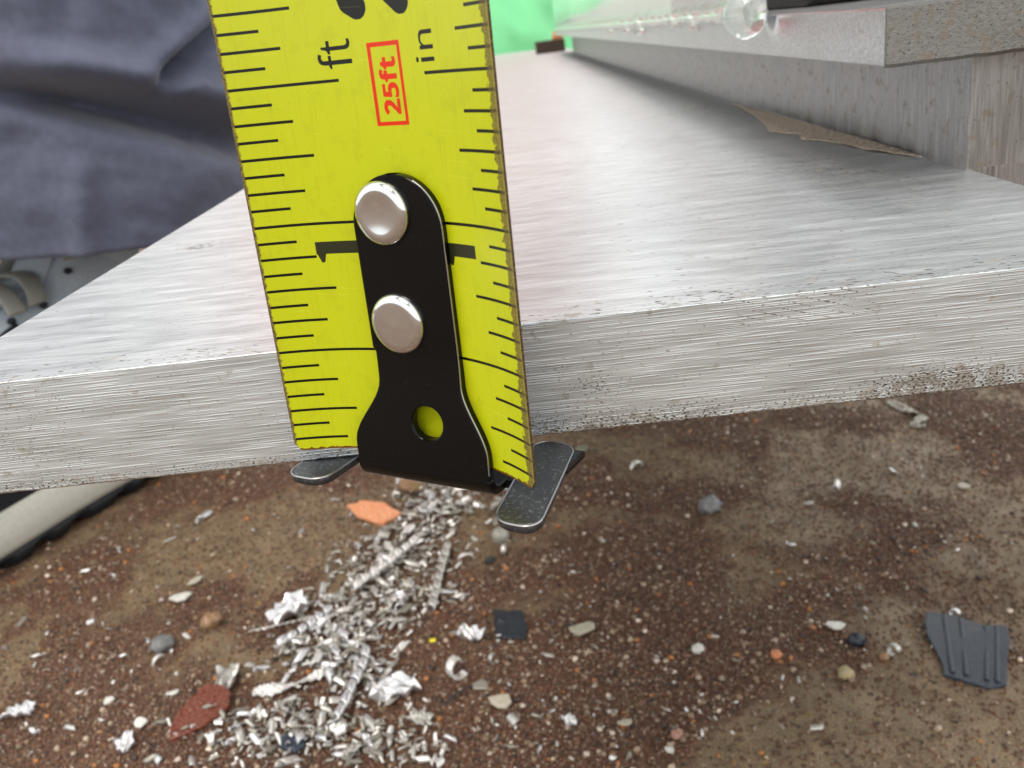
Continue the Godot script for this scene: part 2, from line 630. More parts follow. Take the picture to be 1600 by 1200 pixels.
func make_bar() -> void:
	var root := thing("aluminium_bar", "thick bright aluminium bar with milled top and scratched front edge, the tape hooked under it", "metal bar")
	var top := Shape.new()
	var rest := Shape.new()
	top.solid = false
	rest.solid = false
	var f := FastNoiseLite.new()
	f.frequency = 0.35
	f.seed = 5
	var back := -1150.0
	var rows := []
	for k in 269:
		var x := -60.0 + k * 0.5
		var c := 0.05 + 0.12 * absf(f.get_noise_1d(x)) + 0.10 * smoothstep(0.3, 0.5, f.get_noise_1d(x * 0.4 + 700.0))
		var e := 0.2 + 0.25 * absf(f.get_noise_1d(x + 300.0))
		rows.append(PackedVector3Array([Vector3(x, 0, back), Vector3(x, 0, -c), Vector3(x, -c * 0.3, -c * 0.3), Vector3(x, -c, 0), Vector3(x, -12.7 + e, 0), Vector3(x, -12.7, -e), Vector3(x, -12.7, back)]))
	for i in rows.size() - 1:
		var a: PackedVector3Array = rows[i]
		var b: PackedVector3Array = rows[i + 1]
		var ua := (a[0].x + 60.0) / 134.0
		var ub := (b[0].x + 60.0) / 134.0
		# the picture of the milled face is laid forth and back, so that the worn lip stands at the front only
		var near_a := a[1]
		var near_b := b[1]
		var u0 := -a[1].z / 134.0
		for strip in 10:
			var far := maxf(back, -127.0 - strip * 119.0)
			var u1 := 0.95 if strip % 2 == 0 else 0.06
			var far_a := Vector3(a[0].x, 0, far)
			var far_b := Vector3(b[0].x, 0, far)
			top.quad(far_a, far_b, near_b, near_a, 0, Vector2(u1, ua), Vector2(u1, ub), Vector2(u0, ub), Vector2(u0, ua))
			near_a = far_a
			near_b = far_b
			u0 = u1
			if far <= back:
				break
		for s in range(1, 6):
			var pa := Vector2(ua, -a[s].y / 12.7)
			var pb := Vector2(ub, -b[s].y / 12.7)
			var pc := Vector2(ub, -b[s + 1].y / 12.7)
			var pd := Vector2(ua, -a[s + 1].y / 12.7)
			rest.quad(a[s], b[s], b[s + 1], a[s + 1], 3 if s != 3 else 2, pa, pb, pc, pd)
	for end in [[rows[0], true], [rows[-1], false]]:
		rest.fan(end[0], end[1], 7)
	# the loop of each section runs from the top over the front to the bottom; close the far end
	rest.quad(rows[0][6], rows[-1][6], rows[-1][0], rows[0][0], 9)
	var mesh := top.mesh()
	mesh = rest.mesh(mesh)
	obj("bar_body", mesh, [mats.top, mats.front], root)
	# a torn strip of brown packing paper caught between the bar and the upright plate
	var strip := Shape.new()
	var edge := PackedVector2Array()
	for q in [[69.5, -190], [66.2, -150], [64.5, -134], [62.4, -122], [65.4, -113], [64.0, -104], [67.6, -94], [68.6, -82], [71.5, -72], [72.3, -66], [72.6, -80], [71.8, -120], [70.6, -170]]:
		edge.append(Vector2(q[0], -q[1]))
	var torn := PackedVector2Array()
	for k in edge.size():
		for c in 5:
			var at := edge[k].lerp(edge[(k + 1) % edge.size()], c / 5.0)
			torn.append(at + (Vector2(f.get_noise_1d(k * 31.0 + c * 9.0), f.get_noise_1d(k * 17.0 + c * 7.0 + 400.0)) * 1.1 if at.x < 69.0 else Vector2.ZERO))
	edge = torn
	strip.prism(edge, 0.18, 0.04, func(p: Vector3): return Vector3(p.x, 0.02 + p.z + 0.5 * absf(sin(p.y * 0.3)) * (p.x - 60.0) * 0.06, -p.y), -1)
	var paper := speckled(Color(0.46, 0.39, 0.33), Color(0.76, 0.71, 0.65), 0.5, 0.9, 128, 77, 0.3)
	paper.uv1_scale = Vector3(110, 60, 16)
	tag(obj("paper_strip", strip.mesh(), paper), "torn strip of brown paper fibre lying on the bar along the upright plate", "paper strip")


func make_channel() -> void:
	# upright plate on the bar's long edge, and the overhanging flat that lies on it
	var s := Shape.new()
	s.prism(PackedVector2Array([Vector2(73.4, -53), Vector2(125, -53), Vector2(125, -860), Vector2(68.6, -860)]), 29.6, 0.5, func(p: Vector3): return Vector3(p.x, -12.7 + p.z, p.y), -1)
	tag(obj("upright_plate", s.mesh(), mats.cut), "grey sawn aluminium plate standing on edge along the bar", "metal plate")
	var t := thing("overhanging_flat", "flat bar with rough brown grey sawn end lying on top of the upright plate", "metal bar")
	var b := Shape.new()
	b.prism(PackedVector2Array([Vector2(57.7, -45), Vector2(150, -45), Vector2(150, -900), Vector2(54.5, -900)]), 7.6, 0.2, func(p: Vector3): return Vector3(p.x, 17.1 + p.z, p.y), -1)
	obj("pale_side", b.mesh(), mats.pale_side, t)
	var e := Shape.new()
	var f := FastNoiseLite.new()
	f.frequency = 0.3
	var rows := []
	for k in 61:
		var x := 57.5 + k * 1.55
		var w := f.get_noise_1d(x) * 0.22
		rows.append(PackedVector3Array([Vector3(x, 24.85 + w, -45.1), Vector3(x, 24.6 + w, -44.3), Vector3(x, 17.5 - w, -44.2 + w), Vector3(x, 16.95 - w, -45.1)]))
	e.loft(rows, true, -1)
	obj("sawn_end", e.mesh(), mats.cast, t)
	# clear sheet standing along the flat, its lower hem wet
	var sheet := Shape.new()
	var front := []
	for i in 40:
		var z := -104.0 - i * 20.0
		var ring := PackedVector3Array()
		var lean := sin(z * 0.021) * 0.7
		var tall := 36.0 + 5.0 * sin(z * 0.013)
		for q in [[0.0, 0.0], [0.0, 0.5], [0.0, 1.0], [0.25, 1.0], [0.25, 0.5], [0.25, 0.0]]:
			ring.append(Vector3(56.9 + q[0] + lean * q[1] * 2.0 - (z + 96.0) * -0.0037, 23.2 + tall * q[1], z))
		front.append(ring)
	sheet.loft(front, true, 0)
	var hem := Shape.new()
	var line := PackedVector3Array()
	for i in 321:
		var z := -107.0 - i * 2.4
		line.append(Vector3(56.6 + (z + 96.0) * 0.0037, 25.4 + (z + 96.0) * 0.004, z))
	hem.tube(line, func(k): return 1.5 + 0.5 * sin(k * 240.0) * sin(k * 90.0 + 1.0), 14)
	var film := obj("plastic_sheet", sheet.mesh(), mats.sheet)
	obj("rolled_hem", hem.mesh(), mats.sheet, film)
	tag(film, "clear wet plastic sheet standing along the edge of the overhanging flat bar", "plastic sheet")
	tag(obj("machine_block", box_shape(Vector3(76, 25, -330), Vector3(300, 150, -140), 2.0).mesh(), mats.dark), "black machine block on top of the flat bar", "machine")


func make_trestle() -> void:
	var t := thing("steel_trestle", "dark steel trestle carrying the bar from below", "trestle", Vector3(0, GROUND, -620))
	obj("crossbeam", box_shape(Vector3(-110, 132, -25), Vector3(170, 172.2, 25), 1.5).mesh(), mats.steel, t)
	for x in [-95.0, 155.0]:
		for z in [-1.0, 1.0]:
			var leg := Shape.new()
			leg.tube(PackedVector3Array([Vector3(x, 140, z * 12), Vector3(x * 1.1, -2, z * 70)]), func(_k): return 11.0, 12)
			obj("leg", leg.mesh(), mats.steel, t)


func make_background() -> void:
	# a green plastic sack, knotted and full, beyond the far end of the bar
	var s := Shape.new()
	var f := FastNoiseLite.new()
	f.seed = 8
	f.frequency = 0.9
	f.fractal_octaves = 3
	var rows := []
	for i in 33:
		var k := i / 32.0
		var r := 190.0 * pow(sin(PI * clampf(0.08 + k * 0.86, 0, 1)), 0.45) * (1.0 - 0.45 * k)
		var ring := PackedVector3Array()
		for j in 64:
			var a := TAU * j / 64
			var d := Vector3(cos(a), k * 2.0, sin(a))
			var fold := 1.0 + 0.16 * f.get_noise_3dv(d * 1.5) + 0.10 * absf(f.get_noise_3dv(Vector3(d.x * 3, d.y * 0.8, d.z * 3)))
			ring.append(Vector3(cos(a) * r * fold, k * 400.0, sin(a) * r * fold * 0.8))
		rows.append(ring)
	s.loft(rows, true, 0)
	var sack := obj("green_sack", s.mesh(), mats.green)
	sack.position = Vector3(-40, GROUND - 1, -1420) * MM
	var pale := obj("pale_sack", sack.mesh, mats.mint)
	pale.position = Vector3(205, GROUND - 1, -1560) * MM
	pale.rotation.y = 2.1
	tag(pale, "pale mint plastic sack beside the green one, beyond the far end of the bar", "sack")
	tag(sack, "full green plastic sack standing beyond the far end of the bar", "sack")
	# red cloth over a rail behind it: only its glow on the bar is seen
	var rack := thing("cloth_rack", "wooden rail on two posts behind the green sack", "rack", Vector3(-160, GROUND, -1900))
	for x in [-580.0, 580.0]:
		obj("post", box_shape(Vector3(x - 20, -2, -20), Vector3(x + 20, 1440, 20), 2.0).mesh(), mats.wood, rack)
	obj("rail", box_shape(Vector3(-620, 1440, -18), Vector3(620, 1478, 18), 2.0).mesh(), mats.wood, rack)
	var cloth := Shape.new()
	var ribs := []
	for i in 81:
		var x := -760.0 + i * 11.4
		var ring := PackedVector3Array()
		var wave := sin(i * 0.55) * 9.0 + sin(i * 0.21 + 1.0) * 14.0
		var low := 300.0 + 25.0 * sin(i * 0.09)
		for q in [[low, 24.0], [700.0, 23.0], [1290.0, 22.0], [1300.0, 0.0], [1290.0, -22.0], [620.0, -25.0], [622.0, -22.0], [1288.0, -19.5], [1296.0, 0.0], [1288.0, 19.5], [700.0, 20.0], [low, 21.0]]:
			ring.append(Vector3(x, q[0], -1900.0 + q[1] + wave * clampf((1290.0 - q[0]) / 300.0, 0, 1)))
		ribs.append(ring)
	cloth.loft(ribs, true, 0)
	tag(obj("red_cloth", cloth.mesh(), mats.red), "red cloth hung over the wooden rail behind the green sack", "cloth")
	tag(obj("wood_offcut", box_shape(Vector3(36, 0.05, -985), Vector3(66, 12, -940), 0.6, 0.5).mesh(), mats.wood), "dark wood offcut lying on the far end of the bar", "wood block")
	var cap := Shape.new()
	cap.lathe(PackedVector2Array([Vector2(5.5, 0), Vector2(6, 0.6), Vector2(5.6, 6), Vector2(4, 8), Vector2(0.3, 8.4)]), 20, func(p: Vector3): return Vector3(p.x + 60.0, 12.1 + p.z, p.y - 962.0))
	tag(obj("orange_plug", cap.mesh(), mats.stones["orange"]), "small orange plug on the dark wood offcut", "plug")


# ---------------------------------------------------------------- person

# shoe axes: s runs from toe to heel along the sole, o inwards from its right edge, y above the ground
func shoe_at(s: float, o: float, y: float) -> Vector3:
	return Vector3(-259.5 + 0.4885 * s - 0.8726 * o, GROUND + y, -283.8 - 0.8726 * s - 0.4885 * o)


func shoe_half(s: float) -> float:
	var k := (s + 128.0) / 294.0
	return 49.0 * pow(clampf(4.0 * k * (1.0 - k), 0.0, 1.0), 0.32) * (1.0 - 0.12 * k - 0.10 * exp(-pow((k - 0.62) / 0.16, 2.0)))


func sole_ring(y: float, out: float, tread := 0.0) -> PackedVector3Array:
	var ring := PackedVector3Array()
	for j in 120:
		var a := TAU * j / 120
		var s := 19.0 - 147.0 * cos(a)
		var side := signf(sin(a)) if absf(sin(a)) > 0.001 else 0.0
		var w := shoe_half(s) + out
		var notch := tread * (1.0 if fmod(absf(s), 24.0) < 7.0 else 0.0)
		var toe := maxf(0.0, -s - 60.0) * 0.18
		ring.append(shoe_at(s - out * cos(a), 46.0 - side * (w - notch) * (absf(sin(a)) if absf(cos(a)) > 0.995 else 1.0), y + toe * toe * 0.05 + notch * 0.9))
	return ring


func upper_arch(s: float, out: float, from: float, to: float, n := 25) -> PackedVector3Array:
	var k := clampf((s + 128.0) / 294.0, 0.0, 1.0)
	var top := 46.0 + 36.0 * smoothstep(0.06, 0.40, k) + 36.0 * smoothstep(0.34, 0.68, k) + 24.0 * smoothstep(0.70, 0.80, k)
	top *= pow(clampf(k * 9.0, 0.05, 1.0), 0.4) * pow(clampf((1.0 - k) * 9.0, 0.05, 1.0), 0.25)
	var w := maxf(4.0, shoe_half(s) - 3.0) + out
	var ring := PackedVector3Array()
	for j in n:
		var a := PI * lerpf(from, to, float(j) / (n - 1))
		var c := cos(a)
		var q := pow(absf(sin(a)), 0.30)
		ring.append(shoe_at(s, 46.0 - w * signf(c) * pow(absf(c), 0.9) * (1.0 - 0.14 * q * smoothstep(0.3, 0.8, k)), 22.0 + maxf(0.0, top - 22.0 + out) * q))
	return ring


func arch_shell(s0: float, s1: float, n: int, out: float, thick: float, from: float, to: float, sh: Shape) -> void:
	var rows := []
	for i in n:
		var s := lerpf(s0, s1, float(i) / (n - 1))
		var ring := upper_arch(s, out, from, to)
		var inner := upper_arch(s, out - thick, from, to)
		inner.reverse()
		ring.append_array(inner)
		rows.append(ring)
	sh.loft(rows, true, 0)


func make_person() -> void:
	var root := thing("person", "person in dark blue grey trousers and a pale grey laced shoe standing beside the bar", "person", Vector3(-252, GROUND, -412))
	var back := Transform3D(Basis(), -root.position)
	var shoe := Node3D.new()
	shoe.name = "shoe"
	shoe.transform = back
	root.add_child(shoe)
	var s := Shape.new()
	s.loft([sole_ring(0.3, -2.0, 3.5), sole_ring(1.0, -0.5, 3.5), sole_ring(5.0, 1.2, 3.0), sole_ring(7.6, 1.5), sole_ring(8.4, -1.0)], true, 0)
	obj("outsole", s.mesh(), mats.rubber, shoe)
	s = Shape.new()
	s.loft([sole_ring(8.0, -1.5), sole_ring(8.6, 0.6), sole_ring(12.0, 2.2), sole_ring(18.0, 2.4), sole_ring(25.0, 0.8), sole_ring(28.5, -1.4), sole_ring(29.0, -4.0)], true, 0)
	obj("midsole", s.mesh(), mats.midsole, shoe)
	s = Shape.new()
	arch_shell(-126, 164, 60, 0.0, 2.5, 0.0, 1.0, s)
	obj("upper", s.mesh(), mats.knit, shoe)
	s = Shape.new()
	arch_shell(-126, 58, 40, 1.6, 2.0, 0.0, 0.24, s)
	obj("dark_rand", s.mesh(), mats.navy, shoe)
	s = Shape.new()
	arch_shell(8, 104, 24, 2.2, 2.4, 0.36, 0.64, s)
	obj("tongue", s.mesh(), mats.knit, shoe)
	for k in 5:
		var at := 18.0 + k * 19.0
		s = Shape.new()
		var rows := []
		for j in 31:
			var q := j / 30.0
			var here := upper_arch(at + 5.0 * sin(q * PI * (1.0 + k * 0.13)) + (q - 0.5) * (7.0 if k % 2 else -7.0), 5.0 + 2.2 * sin(q * PI), 0.25, 0.75, 31)[j]
			var turn := PI * lerpf(0.25, 0.75, q)
			var up := Vector3(0.87 * cos(turn), sin(turn), 0.49 * cos(turn))
			var along := Vector3(0.4885, 0, -0.8726)
			var ring := PackedVector3Array()
			for c in 10:
				var a := TAU * c / 10
				ring.append(here + along * cos(a) * 5.2 + up * sin(a) * 1.0)
			rows.append(ring)
		s.loft(rows, true, 0)
		obj("lace", s.mesh(), mats.lace, shoe)
		for q in [0.25, 0.75]:
			var e := Shape.new()
			var c := upper_arch(at, 2.6, q, q + 0.001, 2)[0]
			e = ball(Vector3(2.2, 1.8, 2.2), 8, 0.0, 1, c)
			obj("eyelet", e.mesh(), mats.navy, shoe)
	s = Shape.new()
	var star := PackedVector2Array()
	for k in 12:
		star.append(Vector2(cos(TAU * k / 12), sin(TAU * k / 12)) * (7.5 if k % 2 else 3.0))
	s.prism(star, 0.8, 0.1, func(p: Vector3): return shoe_at(3.0 + p.x, 1.0 - p.z + maxf(0, p.y) * 0.25, 41.0 + p.y), -1)
	obj("orange_patch", s.mesh(), mats.stones["orange"], shoe)

	# trouser leg: a hollow tube of cloth, hitched and creased above the shoe
	var f := FastNoiseLite.new()
	f.seed = 14
	f.frequency = 0.011
	f.fractal_octaves = 3
	var view := Vector3(0.452, 0, 0.892)
	var across := Vector3(0.892, 0, -0.452)
	var rows := []
	var inner := []
	var count := 168
	var heights := PackedFloat32Array()
	for i in 70:
		heights.append(i * 2.4)
	for i in 20:
		heights.append(168.0 + i * 14.0)
	for h in heights:
		var ring := PackedVector3Array()
		var core := PackedVector3Array()
		var bulge := 106.0 + 14.0 * smoothstep(60.0, 220.0, h) + 10.0 * smoothstep(250, 500, h)
		for j in count:
			var a := TAU * j / count
			var w := sin(a) * bulge + 13.0
			var y := -44.0 + h - w * 0.10 * (1.0 - smoothstep(0.0, 40.0, h))
			var front := maxf(0.0, cos(a))
			var r := bulge + 5.0 * f.get_noise_3d(w * 1.0, y * 1.3, cos(a) * 90.0) * smoothstep(0.0, 20.0, h) + 1.3 * f.get_noise_3d(w * 6.0 + 200.0, y * 7.0, cos(a) * 300.0)
			# the long hitch: a rounded overhang with a deep shaded crease under it, running down to the right
			var line := 31.0 - maxf(0.0, w + 6.0) * 0.24 - 0.0011 * pow(maxf(0.0, w), 2.0)
			var deep := smoothstep(-30.0, 22.0, w)
			r += front * deep * (10.0 * exp(-pow((y - line - 10.0) / 9.0, 2.0)) - 30.0 * exp(-pow((y - line + 4.0) / (6.5 + 0.05 * maxf(0.0, w)), 2.0)))
			# a second fold that climbs to the right out of the first
			var second := 24.0 + (w - 56.0) * 0.55
			var there := smoothstep(48.0, 66.0, w)
			r += front * there * (8.0 * exp(-pow((y - second - 8.0) / 6.0, 2.0)) - 22.0 * exp(-pow((y - second + 1.0) / 5.0, 2.0)))
			# the pressed crease near the hem
			r += front * 6.0 * exp(-pow((w - 15.0 - 0.2 * y) / 5.0, 2.0)) * smoothstep(4.0, -14.0, y)
			# soft dent low on the left
			r -= front * 5.0 * exp(-pow((w + 6.0) / 16.0, 2.0) - pow((y - 6.0) / 12.0, 2.0))
			r -= front * 4.0 * exp(-pow((w - 22.0 - (y - 50.0) * 0.4) / 7.0, 2.0)) * smoothstep(34.0, 52.0, y)
			ring.append(Vector3(-236.0, y, -418.0) + Vector3(-0.9, 0, -0.5) * maxf(0.0, h - 110.0) * 0.7 + view * cos(a) * r + across * sin(a) * r)
			core.append(Vector3(-236.0, y, -418.0) + Vector3(-0.9, 0, -0.5) * maxf(0.0, h - 110.0) * 0.7 + view * cos(a) * (r - 1.6) + across * sin(a) * (r - 1.6))
		rows.append(ring)
		inner.append(core)
	inner.reverse()
	s = Shape.new()
	# inside up from the hem, then the outside
	var skin := rows.duplicate()
	skin.reverse()
	var shell := []
	shell.append_array(skin)
	for q in inner.slice(inner.size() - 12):
		pass
	for i in 12:
		shell.append(inner[inner.size() - 1 - i])
	s.loft(shell, true, 0)
	var cloth := obj("trouser_leg", s.mesh(), mats.trousers, root)
	cloth.transform = back
	s = Shape.new()
	s.loft([trouser_ring(-78.0, 28.0), trouser_ring(-20.0, 30.0), trouser_ring(60.0, 44.0), trouser_ring(75.0, 42.0)], true, 0)
	var shin := obj("sock", s.mesh(), mats.knit, root)
	shin.transform = back


func trouser_ring(y: float, r: float) -> PackedVector3Array:
	var ring := PackedVector3Array()
	for j in 32:
		ring.append(Vector3(-242.0 + cos(TAU * j / 32) * r, y, -418.0 + sin(TAU * j / 32) * r))
	return ring


# ---------------------------------------------------------------- tape measure

const TAPE_R := 27.6
const TAPE_HALF := 15.0

# a place on the tape: a across the width along the arc, t up its length from the zero mark, n towards its hollow side
func on_tape(a: float, t: float, n: float) -> Vector3:
	var q := a / TAPE_R
	var r := TAPE_R - n
	return tape_frame() * Vector3(r * sin(q), t, TAPE_R - r * cos(q))


func tape_frame() -> Transform3D:
	return Transform3D(Basis.from_euler(Vector3(-0.016749, -0.512614, -0.010726)), Vector3(-6.469, -12.7, 5.1263))


func stamp_text(im: Image, text: String, bold: bool, a_top: float, a_base: float, t0: float, t1: float, color: Color, px: float, rows: int, bolder := 0.0) -> void:
	var font := SystemFont.new()
	font.font_names = PackedStringArray(["Droid Sans"])
	font.font_weight = 700 if bold else 400
	var tm := TextMesh.new()
	var heavy := FontVariation.new()
	heavy.base_font = font
	heavy.variation_embolden = bolder
	tm.font = heavy
	tm.text = text
	tm.font_size = 64
	tm.depth = 0.0
	tm.pixel_size = 0.01
	tm.curve_step = 0.5
	var arrays := tm.get_mesh_arrays()
	var v: PackedVector3Array = arrays[Mesh.ARRAY_VERTEX]
	var index: PackedInt32Array = arrays[Mesh.ARRAY_INDEX]
	var lo := Vector2(INF, INF)
	var hi := -lo
	for p in v:
		lo = lo.min(Vector2(p.x, p.y))
		hi = hi.max(Vector2(p.x, p.y))
	var put := func(p: Vector3) -> Vector2:
		var gx := (p.x - lo.x) / (hi.x - lo.x)
		var gy := (p.y - lo.y) / (hi.y - lo.y)
		return Vector2((lerpf(a_base, a_top, gy) + TAPE_HALF) * px, rows - lerpf(t0, t1, gx) * px)
	for k in range(0, index.size(), 3):
		var A: Vector2 = put.call(v[index[k]])
		var B: Vector2 = put.call(v[index[k + 1]])
		var C: Vector2 = put.call(v[index[k + 2]])
		var a0 := A.min(B).min(C).floor()
		var a1 := A.max(B).max(C).ceil()
		var area := (B - A).cross(C - A)
		if absf(area) < 0.0001:
			continue
		for y in range(maxi(0, int(a0.y)), mini(im.get_height(), int(a1.y) + 1)):
			for x in range(maxi(0, int(a0.x)), mini(im.get_width(), int(a1.x) + 1)):
				var P := Vector2(x + 0.5, y + 0.5)
				var e0 := (B - A).cross(P - A) / area
				var e1 := (C - B).cross(P - B) / area
				var e2 := (A - C).cross(P - C) / area
				if e0 >= -0.002 and e1 >= -0.002 and e2 >= -0.002:
					im.set_pixel(x, y, color)


func tape_print() -> StandardMaterial3D:
	var px := 26.8
	var w := int(30 * px)
	var h := int(76.2 * px)
	var im := Image.create(w, h, false, Image.FORMAT_RGB8)
	var yellow := Color(0.755, 0.785, 0.09)
	var ink := Color(0.03, 0.033, 0.022)
	var grey_ink := Color(0.17, 0.18, 0.10)
	im.fill(yellow)
	var bar := func(a0: float, a1: float, t0: float, t1: float, c: Color) -> void:
		im.fill_rect(Rect2i(int((a0 + 15.0) * px), int(h - t1 * px), maxi(1, int((a1 - a0) * px)), maxi(1, int((t1 - t0) * px))), c)
	for k in range(1, 48):
		var t := k * 25.4 / 16.0
		var left := -10.85
		var right := 11.55
		if k % 16 == 0:
			left = 0.2
			right = 0.2
		elif k % 8 == 0:
			left = -3.87
			right = 5.62
		elif k % 4 == 0:
			left = -7.6
			right = 8.85
		elif k % 2 == 0:
			left = -9.1
			right = 10.07
		bar.call(-14.75, left, t - 0.14, t + 0.14, ink)
		bar.call(right, 14.95, t - 0.14, t + 0.14, ink)
	stamp_text(im, "ft", false, -5.7, -2.25, 39.1, 41.5, ink, px, h)
	stamp_text(im, "in", false, 4.8, 7.0, 39.0, 41.5, ink, px, h)
	var red := Color(0.86, 0.17, 0.03)
	bar.call(-0.5, 3.1, 33.9, 40.9, red)
	bar.call(-0.14, 2.74, 34.26, 40.54, yellow)
	stamp_text(im, "25ft", true, 0.42, 2.38, 34.85, 39.65, red, px, h, 0.5)
	var pen := [Vector2(1.0, 5.9), Vector2(1.5, 6.7), Vector2(2.8, 7.1), Vector2(4.1, 6.6), Vector2(4.4, 5.6), Vector2(3.9, 4.5), Vector2(1.0, 1.15), Vector2(5.3, 1.05)]
	for k in pen.size() - 1:
		for q in 60:
			var c: Vector2 = pen[k].lerp(pen[k + 1], q / 59.0)
			for y in range(-27, 28):
				var half := int(sqrt(maxf(0.0, 729.0 - y * y)))
				im.fill_rect(Rect2i(int((4.9 - c.y + 15.0) * px) - half, int(h - (42.9 + c.x) * px) + y, half * 2, 1), ink)
	for one in [[-9.1, -3.2], [5.6, 9.45]]:
		bar.call(one[0], one[1], 22.4, 23.62, grey_ink)
		for k in 20:
			bar.call(one[0] + 0.1 + k * 0.018, one[0] + 1.0 - k * 0.012, 22.40 - k * 0.042, 22.52 - k * 0.042, grey_ink)
	# wear along both edges: the yellow is rubbed off to grey steel and brown rust
	var n := noise_bytes(w, h, 0.05, 301, 3)
	var fleck := noise_bytes(w, h, 0.22, 302, 2)
	for y in h:
		for side in 2:
			for k in 42:
				var x := k if side == 0 else w - 1 - k
				var i := y * w + x
				var reach := (9.0 if side == 0 else 30.0) * (0.55 + 0.9 * n[i] / 255.0)
				if k < reach:
					var c := im.get_pixel(x, y)
					var worn := Color(0.50, 0.43, 0.28).lerp(Color(0.16, 0.10, 0.06), smoothstep(110, 190, fleck[i]))
					if side == 1 and k < 7:
						worn = worn.lerp(Color(0.58, 0.54, 0.45), 0.5)
					im.set_pixel(x, y, c.lerp(worn, clampf((reach - k) / 5.0, 0.0, 0.92 if side == 0 else 0.75)))
		for k in 1:
			pass
	# handling grime: faint grey blotches with ragged edges, and rubbed streaks along the length
	var grime := noise_bytes(w, h, 0.012, 303, 4)
	var rubbed := noise_bytes(w, h, 0.10, 304, 2, 1.0, 30.0)
	for y in range(int(h * 0.3), h):
		for x in w:
			var i := y * w + x
			var k := smoothstep(150, 215, grime[i]) * 0.06 + smoothstep(165, 220, rubbed[i]) * 0.12 * (fleck[i] / 255.0)
			if k > 0.01:
				im.set_pixel(x, y, im.get_pixel(x, y).lerp(Color(0.45, 0.44, 0.22), k))
	# rust at the cut end, small nicks and grime specks
	for y in range(h - int(5.0 * px), h):
		for x in w:
			var i := y * w + x
			var t := (h - y) / px
			if t < 1.92 + 0.3 * n[i] / 255.0:
				im.set_pixel(x, y, Color(0.30, 0.16, 0.05).lerp(Color(0.55, 0.40, 0.08), fleck[i] / 255.0))
	for k in 260:
		var x := rng.randi_range(6, w - 8)
		var y := rng.randi_range(int(h * 0.35), h - 8)
		im.set_pixel(x, y, im.get_pixel(x, y).darkened(0.5))
		im.set_pixel(x + 1, y, im.get_pixel(x + 1, y).darkened(0.35))
	for k in 26:
		var a := rng.randf_range(-13.0, 12.0)
		var t := rng.randf_range(4.0, 46.0)
		var long := rng.randf_range(0.6, 3.5)
		for q in int(long * px):
			var x := int((a + 15.0) * px) + q
			if x < w:
				var y := int(h - t * px + q * 0.06)
				im.set_pixel(x, y, im.get_pixel(x, y).lerp(Color(0.93, 0.93, 0.62), 0.35))
	var m := plain(Color.WHITE, 0.36)
	m.albedo_texture = ImageTexture.create_from_image(im)
	m.clearcoat_enabled = true
	m.clearcoat = 0.35
	m.clearcoat_roughness = 0.16
	m.metallic_specular = 0.3
	return m


